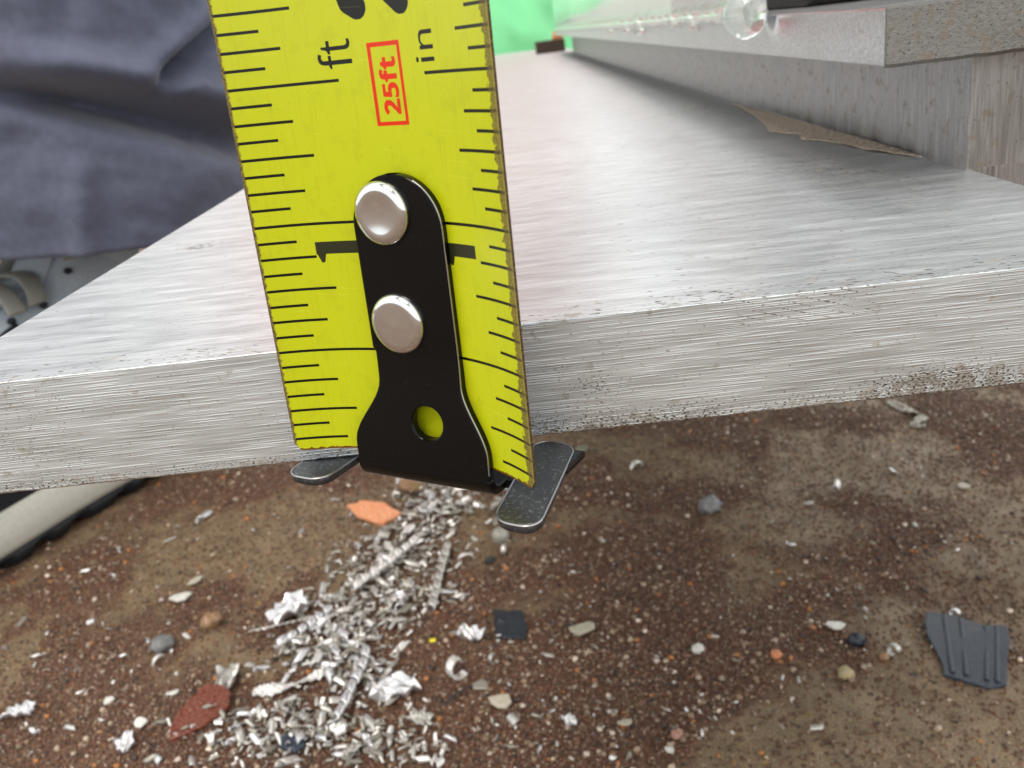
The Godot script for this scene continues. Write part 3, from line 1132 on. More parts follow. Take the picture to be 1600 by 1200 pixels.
func make_tape_measure() -> void:
	var root := thing("tape_measure", "yellow steel tape measure standing upright with its black riveted hook under the bar", "tape measure", Vector3(-6.469, -12.7, 5.1263))
	var back := Transform3D(Basis(), -root.position)
	var front := Shape.new()
	var rear := Shape.new()
	front.solid = false
	rear.solid = false
	var cols := 49
	var rows_f := []
	var rows_b := []
	var uvs := []
	for i in 121:
		var k := i / 120.0
		var ring := PackedVector3Array()
		var behind := PackedVector3Array()
		var uv := PackedVector2Array()
		for j in cols:
			var a := lerpf(-TAPE_HALF, TAPE_HALF, j / float(cols - 1))
			var corner := maxf(0.0, absf(a) - (TAPE_HALF - 0.9))
			var low := 1.85 + 0.9 - sqrt(maxf(0.0, 0.81 - corner * corner))
			var t := lerpf(low, 170.0, k * k)
			ring.append(on_tape(a, t, 0.0))
			behind.append(on_tape(a, t, -0.22))
			uv.append(Vector2((a + TAPE_HALF) / 30.0, 1.0 - t / 76.2))
		rows_f.append(ring)
		rows_b.append(behind)
		uvs.append(uv)
	front.loft(rows_f, false, 0, false, uvs)
	for i in 120:
		for j in cols - 1:
			rear.quad(rows_b[i][j + 1], rows_b[i][j], rows_b[i + 1][j], rows_b[i + 1][j + 1], 0)
		rear.quad(rows_b[i][0], rows_f[i][0], rows_f[i + 1][0], rows_b[i + 1][0], 2)
		rear.quad(rows_f[i][cols - 1], rows_b[i][cols - 1], rows_b[i + 1][cols - 1], rows_f[i + 1][cols - 1], 3)
	for j in cols - 1:
		rear.quad(rows_b[0][j], rows_b[0][j + 1], rows_f[0][j + 1], rows_f[0][j], 4)
	front.v = flipped(front.v)
	front.t = flipped2(front.t)
	rear.v = flipped(rear.v)
	var mesh := front.mesh()
	mesh = rear.mesh(mesh)
	var edge := speckled(Color(0.42, 0.34, 0.20), Color(0.20, 0.13, 0.08), 0.5, 0.6, 96, 17)
	edge.metallic = 0.3
	edge.uv1_scale = Vector3.ONE * 120.0
	var blade := obj("blade", mesh, [tape_print(), edge], root)
	blade.transform = back

	# hook: strap with a hole, bent under to a plate with a lug on either side
	var hook := Shape.new()
	var levels := PackedFloat32Array()
	var lv := 29.9
	while lv > 0.9:
		levels.append(lv)
		lv -= 0.12 if lv > 27.0 or (lv > 4.0 and lv < 8.4) else 0.5
	var hole_t := 6.1
	var hole_r := 1.75
	var full := []
	var left := []
	var right := []
	for t in levels:
		var e := strap_edges(t)
		var gap := hole_r * hole_r - pow(t - hole_t, 2.0)
		if gap > 0.0:
			var half := sqrt(gap)
			if full.size():
				full.append(strap_section(hole_t + hole_r, e.x, e.y))
				hook.loft(full, true, -1, false)
				full.clear()
				left.append(strap_section(hole_t + hole_r, e.x, 1.75))
				right.append(strap_section(hole_t + hole_r, 1.75, e.y))
			left.append(strap_section(t, e.x, 1.75 - half))
			right.append(strap_section(t, 1.75 + half, e.y))
		else:
			if left.size():
				left.append(strap_section(hole_t - hole_r, e.x, 1.75))
				right.append(strap_section(hole_t - hole_r, 1.75, e.y))
				full.append(strap_section(hole_t - hole_r, e.x, e.y))
				hook.loft(left, true, -1, false)
				hook.loft(right, true, -1, false)
				left.clear()
				right.clear()
			full.append(strap_section(t, e.x, e.y))
	# the bend
	for k in range(0, 9):
		full.append(bend_section(k / 8.0 * PI / 2))
	full.append(bend_section(PI / 2, 5.5))
	hook.loft(full, true, -1, false)
	# the plate below: two lugs and the bridge that joins them, rounded at the ends
	var outline := PackedVector2Array()
	var lug := func(x0: float, x1: float, b0: float, b1: float, r: float) -> PackedVector2Array:
		var p := PackedVector2Array()
		for c in [[x1 - r, b1 - r, 0.0], [x0 + r, b1 - r, 0.5], [x0 + r, b0 + r, 1.0], [x1 - r, b0 + r, 1.5]]:
			for k in 7:
				var a: float = (c[2] + k / 12.0) * PI
				p.append(Vector2(c[0] + cos(a) * r, c[1] + sin(a) * r))
		return p
	var under := func(p: Vector3): return hook_frame() * Vector3(p.x, -0.08 - p.z, p.y)
	outline = PackedVector2Array([Vector2(-12, -9.0), Vector2(13, -9.0), Vector2(13, -1.2), Vector2(9.6, -0.4), Vector2(-8.6, -0.4), Vector2(-12, -1.2)])
	hook.prism(outline, 0.9, 0.15, func(p: Vector3): return hook_frame() * Vector3(p.x, -0.13 - p.z, p.y), 40)
	hook.solid = true
	var h := obj("hook", hook.mesh(), mats.hook, root)
	h.transform = back
	for q in [[10.9, 15.6, -10.0, 6.9, 0.25], [-15.0, -9.9, -10.0, 5.6, 0.0]]:
		var one := Shape.new()
		one.prism(lug.call(q[0], q[1], q[2], q[3], 1.9), 1.0, 0.18, func(p: Vector3): return under.call(Vector3(p.x + (p.y - 6.0) * q[4], p.y, p.z)), 20)
		obj("lug", one.mesh(), mats.worn, h)
		var rim := PackedVector3Array()
		for c in lug.call(q[0], q[1], q[2], q[3], 1.9):
			rim.append(under.call(Vector3(c.x + (c.y - 6.0) * q[4], c.y, 0.12)))
		rim.append(rim[0])
		var bright := Shape.new()
		bright.tube(rim, func(_k): return 0.13, 6)
		obj("worn_edge", bright.mesh(), mats.bare, h)
	var side := PackedVector3Array()
	for k in 60:
		var t := 29.3 - k * 0.47
		side.append(strap_point(t, strap_edges(t).y - 0.06, 0.86))
	var thin := Shape.new()
	thin.tube(side, func(_k): return 0.085, 6)
	obj("worn_edge", thin.mesh(), mats.bare, h)
	for r in [[26.45, 0.9, true], [15.95, 0.9, false]]:
		var s := Shape.new()
		var p := PackedVector2Array([Vector2(2.95, -0.2), Vector2(2.98, 0.12), Vector2(2.88, 0.42), Vector2(2.60, 0.62), Vector2(2.2, 0.70)])
		for k in 9:
			var q := 2.0 - k * 0.245
			p.append(Vector2(maxf(q, 0.02), (0.70 - 0.16 * cos(q / 2.0 * PI / 2) * 1.0) if r[2] else 0.71 + 0.05 * cos(q / 2.0 * PI / 2)))
		var at: float = r[0]
		s.lathe(p, 40, func(v: Vector3): return strap_point(at + v.y, -0.35 + v.x, strap_thick(at) + v.z))
		obj("rivet", s.mesh(), mats.rivet, h)


func flipped(v: PackedVector3Array) -> PackedVector3Array:
	for k in range(0, v.size(), 3):
		var keep := v[k + 1]
		v[k + 1] = v[k + 2]
		v[k + 2] = keep
	return v


func flipped2(v: PackedVector2Array) -> PackedVector2Array:
	for k in range(0, v.size(), 3):
		var keep := v[k + 1]
		v[k + 1] = v[k + 2]
		v[k + 2] = keep
	return v


func hook_frame() -> Transform3D:
	return tape_frame()


func strap_thick(_t: float) -> float:
	return 1.0


# the strap lies a little proud of the hollow of the tape and leans off it towards the bottom
func strap_point(t: float, a: float, n: float) -> Vector3:
	return tape_frame() * Vector3(a, t, 0.38 + 1.0 * smoothstep(14.0, 0.0, t) + n)


func strap_edges(t: float) -> Vector2:
	var half := 4.95
	if t > 25.0:
		half = sqrt(maxf(0.0004, 24.5 - pow(t - 25.0, 2.0)))
	var flare := smoothstep(10.2, 3.2, t)
	return Vector2(0.95 - half - 3.35 * flare + (0.3 if t < 13.0 else 0.0) * (1.0 - flare), 0.95 + half + 2.5 * flare)


func section(l: float, r: float, h: float) -> Array:
	var b := minf(0.16, (r - l) * 0.3)
	return [[l + b, 0.0], [l, b], [l, h - b], [l + b * 0.4, h - b * 0.35], [l + b * 1.3, h], [(l + r) * 0.5, h + 0.02], [r - b * 1.3, h], [r - b * 0.4, h - b * 0.35], [r, h - b], [r, b], [r - b, 0.0]]


func strap_section(t: float, l: float, r: float) -> PackedVector3Array:
	var ring := PackedVector3Array()
	for q in section(l, maxf(r, l + 0.01), strap_thick(t)):
		ring.append(strap_point(t, q[0], q[1]))
	return ring


func bend_section(turn: float, further := 0.0) -> PackedVector3Array:
	# the inside of the bend lies behind the strap: radius 0.9 at the back face, 1.9 at the front
	var ring := PackedVector3Array()
	for q in section(-7.4, 8.45, 1.0):
		var r: float = 0.9 + q[1]
		ring.append(tape_frame() * Vector3(q[0], 0.87 - r * sin(turn), 0.48 + r * cos(turn) - further))
	return ring


# ---------------------------------------------------------------- water

func make_drops() -> void:
	var list := [[25.4, -106.3, 5.2, 0.95], [24.6, -131.0, 2.7, 0.7], [23.6, -179.0, 2.2, 0.8], [24.0, -205.0, 2.0, 0.7], [22.6, -280.0, 2.6, 0.9], [22.4, -319.0, 1.8, 0.8], [22.0, -380.0, 1.9, 0.8]]
	for k in list.size():
		var d: Array = list[k]
		var r: float = d[2]
		var s := Shape.new()
		var p := PackedVector2Array()
		for i in 19:
			var q := i / 18.0
			# hanging drop: full below, drawn out above to the hem it hangs from
			p.append(Vector2(maxf(0.02, r * pow(sin(PI * pow(q, 0.72)), 0.85)), (q * 2.5 - 1.0) * r * d[3]))
		s.lathe(p, 28, func(v: Vector3): return Vector3(v.x * 0.82, v.z, v.y))
		var o := obj("water_drop", s.mesh(), mats.water)
		o.position = Vector3(56.0 - maxf(0.0, r - 3.0) * 1.2 + (d[1] + 96.0) * 0.0037, d[0], d[1]) * MM
		if k == 0:
			tag(o, "largest clear water drop hanging at the near end of the plastic sheet", "water drop", "water drops along the plastic sheet")
		else:
			tag(o, "small clear water drop along the lower hem of the plastic sheet", "water drop", "water drops along the plastic sheet")


# ---------------------------------------------------------------- things on the ground

func flat_outline(points: Array, thick: float, lift: float, bevel := 0.15, tilt := 0.0) -> Shape:
	var s := Shape.new()
	var edge := PackedVector2Array()
	var mid := Vector2.ZERO
	var ragged := RandomNumberGenerator.new()
	ragged.seed = points.size() * 31 + int(absf(points[0][0]) * 7.0)
	for k in points.size():
		var q := Vector2(points[k][0], -points[k][1])
		var next := Vector2(points[(k + 1) % points.size()][0], -points[(k + 1) % points.size()][1])
		mid += q / points.size()
		for c in 4:
			edge.append(q.lerp(next, c / 4.0) + (Vector2(ragged.randf_range(-1, 1), ragged.randf_range(-1, 1)) * 0.05 * q.distance_to(next) if c > 0 else Vector2.ZERO))
	s.prism(edge, thick, bevel, func(p: Vector3): return Vector3(p.x - mid.x, p.z + lift + (p.y - mid.y) * tilt, -(p.y - mid.y)), -1)
	return s


func lay(called: String, label: String, category: String, mesh: Mesh, m: Variant, x: float, z: float, lift := 0.0, turn := Vector3.ZERO) -> MeshInstance3D:
	var o := obj(called, mesh, m)
	o.position = Vector3(x, hilly(x, z) + lift, z) * MM
	o.rotation = turn
	tag(o, label, category)
	return o


func make_fragments() -> void:
	# ribbed fragment: a plate whose face rises in three narrow ribs
	var s := Shape.new()
	var outline := PackedVector2Array()
	for q in [[133.1, -188.3], [141.4, -184.9], [148.0, -177.5], [155.0, -175.3], [152.5, -168], [146.5, -158], [141.7, -148.4], [135.8, -147.7], [124.8, -154.9], [126.4, -160], [127.2, -166.7], [127.9, -175.3], [130, -182]]:
		outline.append(Vector2(q[0] - 138.0, -(q[1] + 168.0)))
	s.prism(outline, 1.4, 0.25, func(p: Vector3): return Vector3(p.x, 0.3 + p.z + 0.02 * p.y + 0.004 * p.x * p.x, -p.y), -1)
	for rib in [[[0.0, 17.2], [-10.4, -12.6]], [[4.5, 14.2], [-6.6, -14.2]], [[10.5, 8.4], [-1.4, -17.0]], [[13.6, 7.2], [1.4, -18.2]]]:
		var path := PackedVector3Array()
		for k in 9:
			var q := Vector2(rib[0][0], rib[0][1]).lerp(Vector2(rib[1][0], rib[1][1]), k / 8.0)
			path.append(Vector3(q.x, 1.75 + 0.02 * q.y + 0.004 * q.x * q.x, -q.y))
		s.tube(path, func(_k): return 0.95, 8, 0.62, 60)
	lay("ribbed_fragment", "ribbed blue black fragment lying on the concrete, largest of the dark scraps", "fragment", s.mesh(), mats.stones["slate"], 138.0, -168.0, 0.2)
	s = flat_outline([[-127.6, -184.2], [-122, -183], [-117.9, -179.4], [-117.2, -172.6], [-122, -167], [-127.9, -163.0], [-134.1, -160.2], [-136, -166], [-134.8, -173.5], [-131, -180]], 2.2, 0.2, 0.6, 0.14)
	var amber := speckled(Color(0.36, 0.13, 0.06), Color(0.74, 0.56, 0.50), 0.66, 0.12, 96, 91, 0.35)
	amber.uv1_scale = Vector3.ONE * 60.0
	lay("rust_red_shard", "glossy rust red shard among the litter near the bright leaf shaped chip", "shard", s.mesh(), amber, -126.8, -172.0, 0.5)
	var grainy := speckled(Color(0.84, 0.47, 0.26), Color(0.93, 0.80, 0.70), 0.56, 0.6, 96, 95, 0.3)
	grainy.uv1_scale = Vector3(26, 60, 90)
	s = flat_outline([[-97.1, -310.8], [-87.7, -312.5], [-77.4, -308.6], [-69.1, -299.8], [-77.2, -294.4], [-90.9, -302.3]], 2.4, 0.4, 0.5, 0.12)
	lay("wood_splinter", "bright orange wood splinter lying against the top of the shavings", "splinter", s.mesh(), grainy, -83.1, -304.0, 2.0, Vector3(0.15, 0, 0.05))
	s = flat_outline([[-24.3, -217.3], [-19, -215.6], [-12.9, -215.0], [-11.1, -203.5], [-12.0, -197.8], [-17, -199.4], [-22.9, -199.5], [-23.2, -208]], 1.0, 0.2, 0.15, 0.05)
	lay("square_rubber_scrap", "dark blue square rubber scrap on the sand, the only one with a drop on it", "scrap", s.mesh(), mats.stones["blue"], -17.7, -206.0, 0.6)

	curl_chain("long_curl", "long segmented silver curl trailing out of the lower heap", [[-70.8, -197.9], [-72.0, -184.8], [-73.9, -171.5], [-76.3, -159.2]], 6, 2.0, 0, 4.5)
	curl_chain("beaded_curl", "dull grey beaded curl on the flank of the heap below the grey bead", [[-44.6, -267.7], [-46.6, -245.0], [-48.6, -220.1]], 8, 2.0, 1, 3.6)
	curl_chain("rolled_curl", "white rolled curl lying across the middle of the heap", [[-58.2, -267.7], [-69.3, -251.6], [-82.1, -234.8]], 8, 2.1, 2, 7.0)
	curl_chain("short_rolled_curl", "short white rolled curl at the lower side of the heap beside the tall foil", [[-90.0, -226.0], [-98.0, -212.0], [-107.0, -203.0]], 6, 2.0, 0, 4.5)

	ribbon("fibrous_ribbon", "long white fibrous ribbon slanting out of the lower heap", [[-110.2, -179.3], [-103, -180.0], [-96.3, -182.1], [-90, -186], [-84.0, -192.0]], 2.6, 2.0, 2)
	ribbon("foil_strip", "wriggled grey foil strip below the dirtiest part of the bar edge", [[191.1, -372.1], [194.7, -359.5], [200.5, -349.3], [190.6, -341.2], [196, -338]], 2.6, 1.5, 3)
	ribbon("steel_sliver", "straight grey sliver lying across the rolled curls", [[-120, -213], [-104, -217], [-92, -221]], 0.7, 5.0, 1)
	var wire := Shape.new()
	var path := PackedVector3Array()
	for q in [[-41.3, -165.3], [-36.5, -169.2], [-31.6, -172.7], [-28, -176], [-25.0, -179.6], [-22.8, -184.5], [-21.6, -189.8]]:
		path.append(Vector3(q[0] + 31.6, 0.8 + 1.2 * sin(path.size() * 1.0), q[1] + 172.7))
	wire.tube(path, func(k): return 0.35 + 0.1 * sin(k * 9.0), 6)
	lay("fine_wire", "thin dark wire bent across the sand below the square rubber scrap", "wire", wire.mesh(), mats.steel, -31.6, -172.7)


# a rolled shaving: short barrels, each a curled strip, one after the other along a path
func curl_chain(called: String, label: String, way: Array, beads: int, r: float, tone: int, lift: float) -> void:
	var curve := Curve3D.new()
	for q in way:
		curve.add_point(Vector3(q[0], hilly(q[0], q[1]) + lift, q[1]))
	var s := Shape.new()
	var length := curve.get_baked_length()
	for b in beads:
		var a := curve.sample_baked(length * (b + 0.03) / beads) + Vector3(rng.randf_range(-0.5, 0.5), 0, rng.randf_range(-0.5, 0.5))
		var c := curve.sample_baked(length * (b + 0.96) / beads)
		var along := (c - a).normalized()
		var up := (Vector3.UP + Vector3(rng.randf_range(-0.4, 0.4), 0, rng.randf_range(-0.4, 0.4))).normalized()
		var across := along.cross(up).normalized()
		up = across.cross(along)
		var rows := []
		var rr := r * rng.randf_range(0.82, 1.1)
		for i in 15:
			var t := -0.6 + i * 0.40
			var ring := PackedVector3Array()
			var here := rr * (1.0 - 0.018 * i)
			for q in [[0.0, 0.62], [0.12, 0.88], [0.5, 1.06], [0.88, 0.88], [1.0, 0.60], [0.88, 0.74], [0.5, 0.92], [0.12, 0.74]]:
				var p := a.lerp(c, q[0] + 0.05 * (i - 7) * 0.4)
				ring.append(p + (across * cos(t) + up * sin(t)) * here * q[1])
			rows.append(ring)
		s.loft(rows, true, b * 4)
	obj_shaving(called, label, s.mesh(), tone)


func obj_shaving(called: String, label: String, mesh: Mesh, tone: int) -> void:
	tag(obj(called, mesh, mats.silver[tone]), label, "metal shaving")


func ribbon(called: String, label: String, way: Array, width: float, lift: float, tone: int) -> void:
	var curve := Curve3D.new()
	for q in way:
		curve.add_point(Vector3(q[0], hilly(q[0], q[1]) + lift, q[1]))
	var s := Shape.new()
	var rows := []
	var length := curve.get_baked_length()
	for i in 41:
		var k := i / 40.0
		var p := curve.sample_baked(length * k)
		var along := (curve.sample_baked(minf(length, length * k + 1.0)) - curve.sample_baked(maxf(0, length * k - 1.0))).normalized()
		var roll := 0.5 * sin(k * 9.0)
		var across := along.cross(Vector3.UP).normalized().rotated(along, roll)
		var up := across.cross(along)
		var w := width * (0.65 + 0.35 * sin(k * 3.0 + 0.4)) * (1.0 + 0.22 * sin(i * 2.3) * sin(i * 0.9))
		var ring := PackedVector3Array()
		for q in [[-1.0, 0.0], [-0.4, 0.35], [0.3, 0.15], [1.0, 0.5], [1.0, 0.2], [0.3, -0.15], [-0.4, 0.05], [-1.0, -0.3]]:
			ring.append(p + across * w * q[0] + up * (q[1] + 0.25 * sin(i * 1.7 + q[0] * 3.0)))
		rows.append(ring)
	s.loft(rows, true, -1)
	obj_shaving(called, label, s.mesh(), tone)


# curled strip of metal: 0 open roll, 1 broad bent chip, 2 half pipe, 3 ring, 4 crescent, 5 stick
func curl_mesh(kind: int, variant: int) -> ArrayMesh:
	var r := RandomNumberGenerator.new()
	r.seed = 100 + kind * 17 + variant
	var arc: float = [4.9, 1.7, 3.4, 5.4, 2.6, 2.2][kind] * r.randf_range(0.88, 1.12)
	var radius: float = [0.23, 0.36, 0.22, 0.34, 0.42, 0.13][kind]
	var wide: float = [0.80, 0.66, 0.90, 0.26, 0.24, 0.95][kind] * r.randf_range(0.85, 1.15)
	var twist := r.randf_range(-0.10, 0.10) if kind != 0 else r.randf_range(0.08, 0.18)
	var thick := 0.055
	var s := Shape.new()
	var rows := []
	var n := 14
	for i in n:
		var k := i / float(n - 1)
		var a := k * arc
		var w := wide * (1.0 if kind < 4 else sin(PI * (0.12 + 0.76 * k)) if kind == 4 else 1.0) * (1.0 + r.randf_range(-0.07, 0.07))
		var rr := radius * (1.0 - 0.25 * k)
		var ring := PackedVector3Array()
		for q in [[-0.5, 1.0], [-0.36, 1.0], [0.0, 1.0], [0.36, 1.0], [0.5, 1.0], [0.5, -1.0], [0.36, -1.0], [0.0, -1.0], [-0.36, -1.0], [-0.5, -1.0]]:
			var e: float = rr + thick * 0.5 * q[1] - (0.26 if kind in [0, 2] else 0.1) * rr * q[0] * q[0] * 2.0
			ring.append(Vector3(q[0] * w + twist * a, sin(a) * e, -cos(a) * e))
		rows.append(ring)
	s.loft(rows, true, 0 if kind in [0, 2, 4] else -1)
	var low := INF
	for p in s.v:
		low = minf(low, p.y)
	for i in s.v.size():
		s.v[i] = (s.v[i] - Vector3(0, low, 0))
	return s.mesh()


func flake_mesh(variant: int) -> ArrayMesh:
	var r := RandomNumberGenerator.new()
	r.seed = 400 + variant
	var edge := PackedVector2Array()
	var n := 6 + variant % 4
	for k in n:
		var a := TAU * (k + r.randf_range(-0.3, 0.3)) / n
		edge.append(Vector2(cos(a) * 0.5, sin(a) * 0.5 * r.randf_range(0.55, 0.85)) * r.randf_range(0.75, 1.1))
	var bend := r.randf_range(0.15, 0.5)
	var lean := r.randf_range(-0.25, 0.25)
	var s := Shape.new()
	s.prism(edge, 0.10, 0.02, func(p: Vector3): return Vector3(p.x, p.z + bend * p.x * p.x + lean * p.y + 0.12, -p.y), -1)
	return s.mesh()


func foil_mesh(variant: int) -> ArrayMesh:
	var r := RandomNumberGenerator.new()
	r.seed = 700 + variant
	var s := Shape.new()
	var n := 7
	var top := []
	for i in n:
		var row := PackedVector3Array()
		for j in n:
			var u := i / float(n - 1) - 0.5
			var w := j / float(n - 1) - 0.5
			var fold := absf(fmod(absf(u * 2.3 + w * 1.1 + 7.0 + variant * 0.3), 1.0) - 0.5) * 0.44 + absf(fmod(absf(w * 1.7 - u * 0.8 + 5.0), 1.0) - 0.5) * 0.24
			var tear := 1.0 + (r.randf_range(-0.28, 0.08) if i in [0, n - 1] or j in [0, n - 1] else r.randf_range(-0.03, 0.03))
			row.append(Vector3(u * 1.0 * tear, fold + r.randf_range(-0.05, 0.05) + 0.4 * w * w, w * [0.55, 0.8, 0.6][variant % 3] * tear))
		top.append(row)
	var t := Vector3(0, -0.05, 0)
	for i in n - 1:
		for j in n - 1:
			s.quad(top[i][j], top[i][j + 1], top[i + 1][j + 1], top[i + 1][j], -1)
			s.quad(top[i][j] + t, top[i + 1][j] + t, top[i + 1][j + 1] + t, top[i][j + 1] + t, -1)
	for i in n - 1:
		for e in [[top[i][0], top[i + 1][0]], [top[i + 1][n - 1], top[i][n - 1]], [top[0][i + 1], top[0][i]], [top[n - 1][i], top[n - 1][i + 1]]]:
			s.quad(e[0], e[1], e[1] + t, e[0] + t, -1)
	return s.mesh()


func litter(kind: String, called: String, label: String, category: String, x: float, z: float, size: float, look: String) -> void:
	var m: Variant
	var mesh: Mesh
	var tone := rng.randi() % 3
	var lift := 0.0
	match kind:
		"curl":
			mesh = curl_mesh(int(look), rng.randi() % 5)
			m = mats.silver[tone]
			lift = 0.1
		"foil":
			mesh = foil_mesh(int(look))
			m = mats.silver[tone if tone < 2 else 0]
			lift = 0.4
		"flake":
			mesh = flake_mesh(rng.randi() % 8)
			m = mats.stones.get(look)
		"pebble":
			mesh = ball(Vector3(0.5, 0.36, 0.44) if look != "grey" else Vector3(0.5, 0.5, 0.5), 9, 0.5 if look != "grey" else 0.06, rng.randi() % 99).mesh()
			m = mats.stones.get(look)
			lift = size * 0.26
	if category == "drop":
		m = mats.water
		lift = 1.9
	var o := lay(called, label, category, mesh, m, x, z, lift, Vector3(0, rng.randf() * TAU, 0))
	o.scale = Vector3.ONE * size
	if category in ["pebble", "chip", "metal shaving", "foil", "flake", "scrap"]:
		o.set_meta("group", {"pebble": "pebbles on the concrete", "chip": "pale chips on the concrete", "metal shaving": "large shavings picked out round the heap", "foil": "crumpled foil pieces", "flake": "pale flakes on the sand", "scrap": "dark and tan scraps"}[category])


func make_litter() -> void:
	litter("curl", "metal_shaving", "short white metal curl against the tan scrap at the top of the pile", "metal shaving", -70.3, -346.3, 8.8, "0")
	litter("flake", "tan_scrap", "crinkled tan yellow scrap at the top of the shavings under the hook", "scrap", -66.9, -328.9, 16.3, "tan")
	litter("pebble", "bead", "round grey bead beside the right hook tab", "bead", -21.3, -273.0, 8.1, "grey")
	litter("flake", "blue_scrap", "small dark blue scrap right of the pile below the grey bead", "scrap", -26.0, -255.2, 7.2, "blue")
	litter("pebble", "clear_drop", "tiny clear drop on the dark blue square scrap", "drop", -21.0, -208.0, 3.0, "white")
	litter("flake", "yellow_fleck", "bright yellow fleck on the right side of the pile", "fleck", -47.2, -202.7, 3.2, "yellow")
	litter("foil", "crumpled_foil", "tall crumpled silver foil piece standing left of the pile", "foil", -107.6, -227.9, 19.6, "0")
	litter("foil", "crumpled_foil", "big crumpled white foil piece low in the pile beside the long curl", "foil", -59.0, -174.3, 15.8, "1")
	litter("foil", "cone_shaving", "grey cone shaped curl right of the pile near the black square scrap", "metal shaving", -33.4, -201.2, 11.7, "2")
	litter("curl", "hook_curl", "white hook shaped curl below the grey cone curl", "metal shaving", -38.3, -182.6, 11.1, "3")
	litter("flake", "thorn_flake", "grey pointed flake beside the thin bent wire", "flake", -27.6, -173.1, 8.1, "metal")
	litter("flake", "tan_flake", "tan crinkled flake near the bottom edge below the thin wire", "flake", -20.5, -163.0, 9.1, "pale")
	litter("curl", "white_curl", "white curl just below the tan crinkled flake", "metal shaving", -15.8, -155.2, 6.8, "1")
	litter("foil", "white_foil_bit", "small white torn bit beside a blue speck below the right side of the pile", "foil", 1.9, -152.1, 5.5, "1")
	litter("flake", "feather_flake", "long pale feather shaped flake on the sand right of the black square", "flake", 10.3, -198.9, 12.0, "pale")
	litter("pebble", "white_pebble", "round white pebble on the sand in the lower middle", "pebble", 49.6, -181.3, 4.6, "white")
	litter("pebble", "pointed_stone", "pointed grey and white stone on bare concrete right of the hook", "stone", 74.4, -279.2, 11.0, "stone")
	litter("curl", "white_chip", "bent white chip nearest the right hook tab", "metal shaving", 46.3, -326.9, 12.3, "4")
	litter("flake", "grey_chip", "grey chip half behind the right hook tab", "chip", 21.0, -351.9, 10.9, "metal")
	litter("curl", "bright_chip", "bright white square chip on bare concrete at right", "metal shaving", 161.6, -293.6, 6.0, "1")
	litter("curl", "double_chip", "pair shaped white chip left of the bright square chip", "metal shaving", 134.6, -288.8, 7.1, "2")
	litter("flake", "white_shell_flake", "white shell like flake left of the dark blue pebble", "flake", 100.5, -187.2, 8.8, "white")
	litter("pebble", "blue_pebble", "dark blue pebble between the white flakes at lower right", "pebble", 104.3, -177.3, 6.3, "blue")
	litter("curl", "white_arc", "white half ring chip right of the dark blue pebble", "metal shaving", 115.0, -170.0, 5.9, "3")
	litter("curl", "ring_chip", "white ring chip perched on the top edge of the ribbed fragment", "metal shaving", 143.0, -187.0, 5.0, "3")
	litter("pebble", "beige_pebble", "flat beige pebble left of the ribbed fragment", "pebble", 95.2, -161.3, 5.6, "beige")
	litter("pebble", "cream_pebble", "small cream pebble by the white half ring", "pebble", 110.2, -167.7, 3.9, "tan")
	litter("pebble", "orange_pebble", "small bright orange pebble left of the flat beige pebble", "pebble", 75.6, -174.4, 4.2, "orange")
	litter("flake", "pale_chip", "small pale chip far right of the bright square chip", "chip", 187.2, -276.8, 6.9, "pale")
	litter("pebble", "pink_pebble", "pink brown pebble on the sand near the bottom middle", "pebble", 35.2, -140.7, 4.4, "pink")
	litter("flake", "grey_triangle_flake", "grey triangular flake near the bottom middle", "flake", 19.8, -148.5, 5.4, "pale")
	litter("flake", "pearl_flake", "pearly white flake at the bottom edge beside the pink pebble", "flake", 32.0, -134.8, 3.6, "white")
	litter("foil", "grey_foil", "bent grey foil with torn white edge behind the rust red shard", "foil", -122.3, -188.7, 13.7, "2")
	litter("flake", "white_double_flake", "white flake with grey shade side left of the pile", "flake", -160.5, -249.4, 12.2, "white")
	litter("pebble", "dark_lump", "dark grey crumbly lump left of the pile", "lump", -156.1, -214.7, 9.2, "stone")
	litter("curl", "white_crescent", "white crescent chip touching the dark grey lump", "metal shaving", -154.1, -206.1, 8.0, "4")
	litter("flake", "cream_chip", "cream rectangular chip above the white double flake", "chip", -159.7, -264.6, 8.6, "pale")
	litter("curl", "white_stick", "short bright white stick on bare concrete below the shoe", "metal shaving", -184.8, -303.9, 6.9, "5")
	litter("curl", "white_bent_chip", "bent white chip high on bare concrete left of the hook", "metal shaving", -173.6, -326.3, 7.9, "0")
	litter("flake", "pearl_chip", "pearl coloured chip low at the left side", "chip", -165.4, -184.1, 5.2, "white")
	litter("flake", "bright_leaf_chip", "bright white leaf shaped chip left of the rust red shard", "chip", -141.6, -184.5, 5.2, "white")
	litter("flake", "white_wedge", "white wedge chip at the lower left below the leaf shaped chip", "chip", -148.0, -169.8, 5.9, "white")
	litter("foil", "white_scroll", "white scrolled piece at the bottom left edge", "foil", -149.9, -159.9, 8.8, "1")
	litter("curl", "white_block_curl", "thick white curl at the bottom edge below the rust red shard", "metal shaving", -134.6, -152.0, 5.5, "1")
	litter("curl", "square_curl", "square white curl at the bottom edge right of the thick white curl", "metal shaving", -123.5, -149.5, 5.1, "2")
	litter("foil", "grey_foil_scrap", "flattened silver foil scrap at the far left bottom", "foil", -197.6, -181.5, 11.2, "0")
	litter("pebble", "amber_pebble", "amber pebble beside the flattened foil scrap", "pebble", -196.9, -185.4, 3.8, "orange")
	litter("curl", "left_arc_chip", "grey arc chip below the flattened foil scrap", "metal shaving", -188.4, -171.1, 5.0, "3")
	litter("curl", "edge_chip", "small white chip at the left edge of the picture", "metal shaving", -228.7, -227.4, 4.2, "1")
	litter("curl", "shaded_chip", "narrow white chip beneath the shoe at the left", "metal shaving", -230.8, -246.8, 6.7, "5")
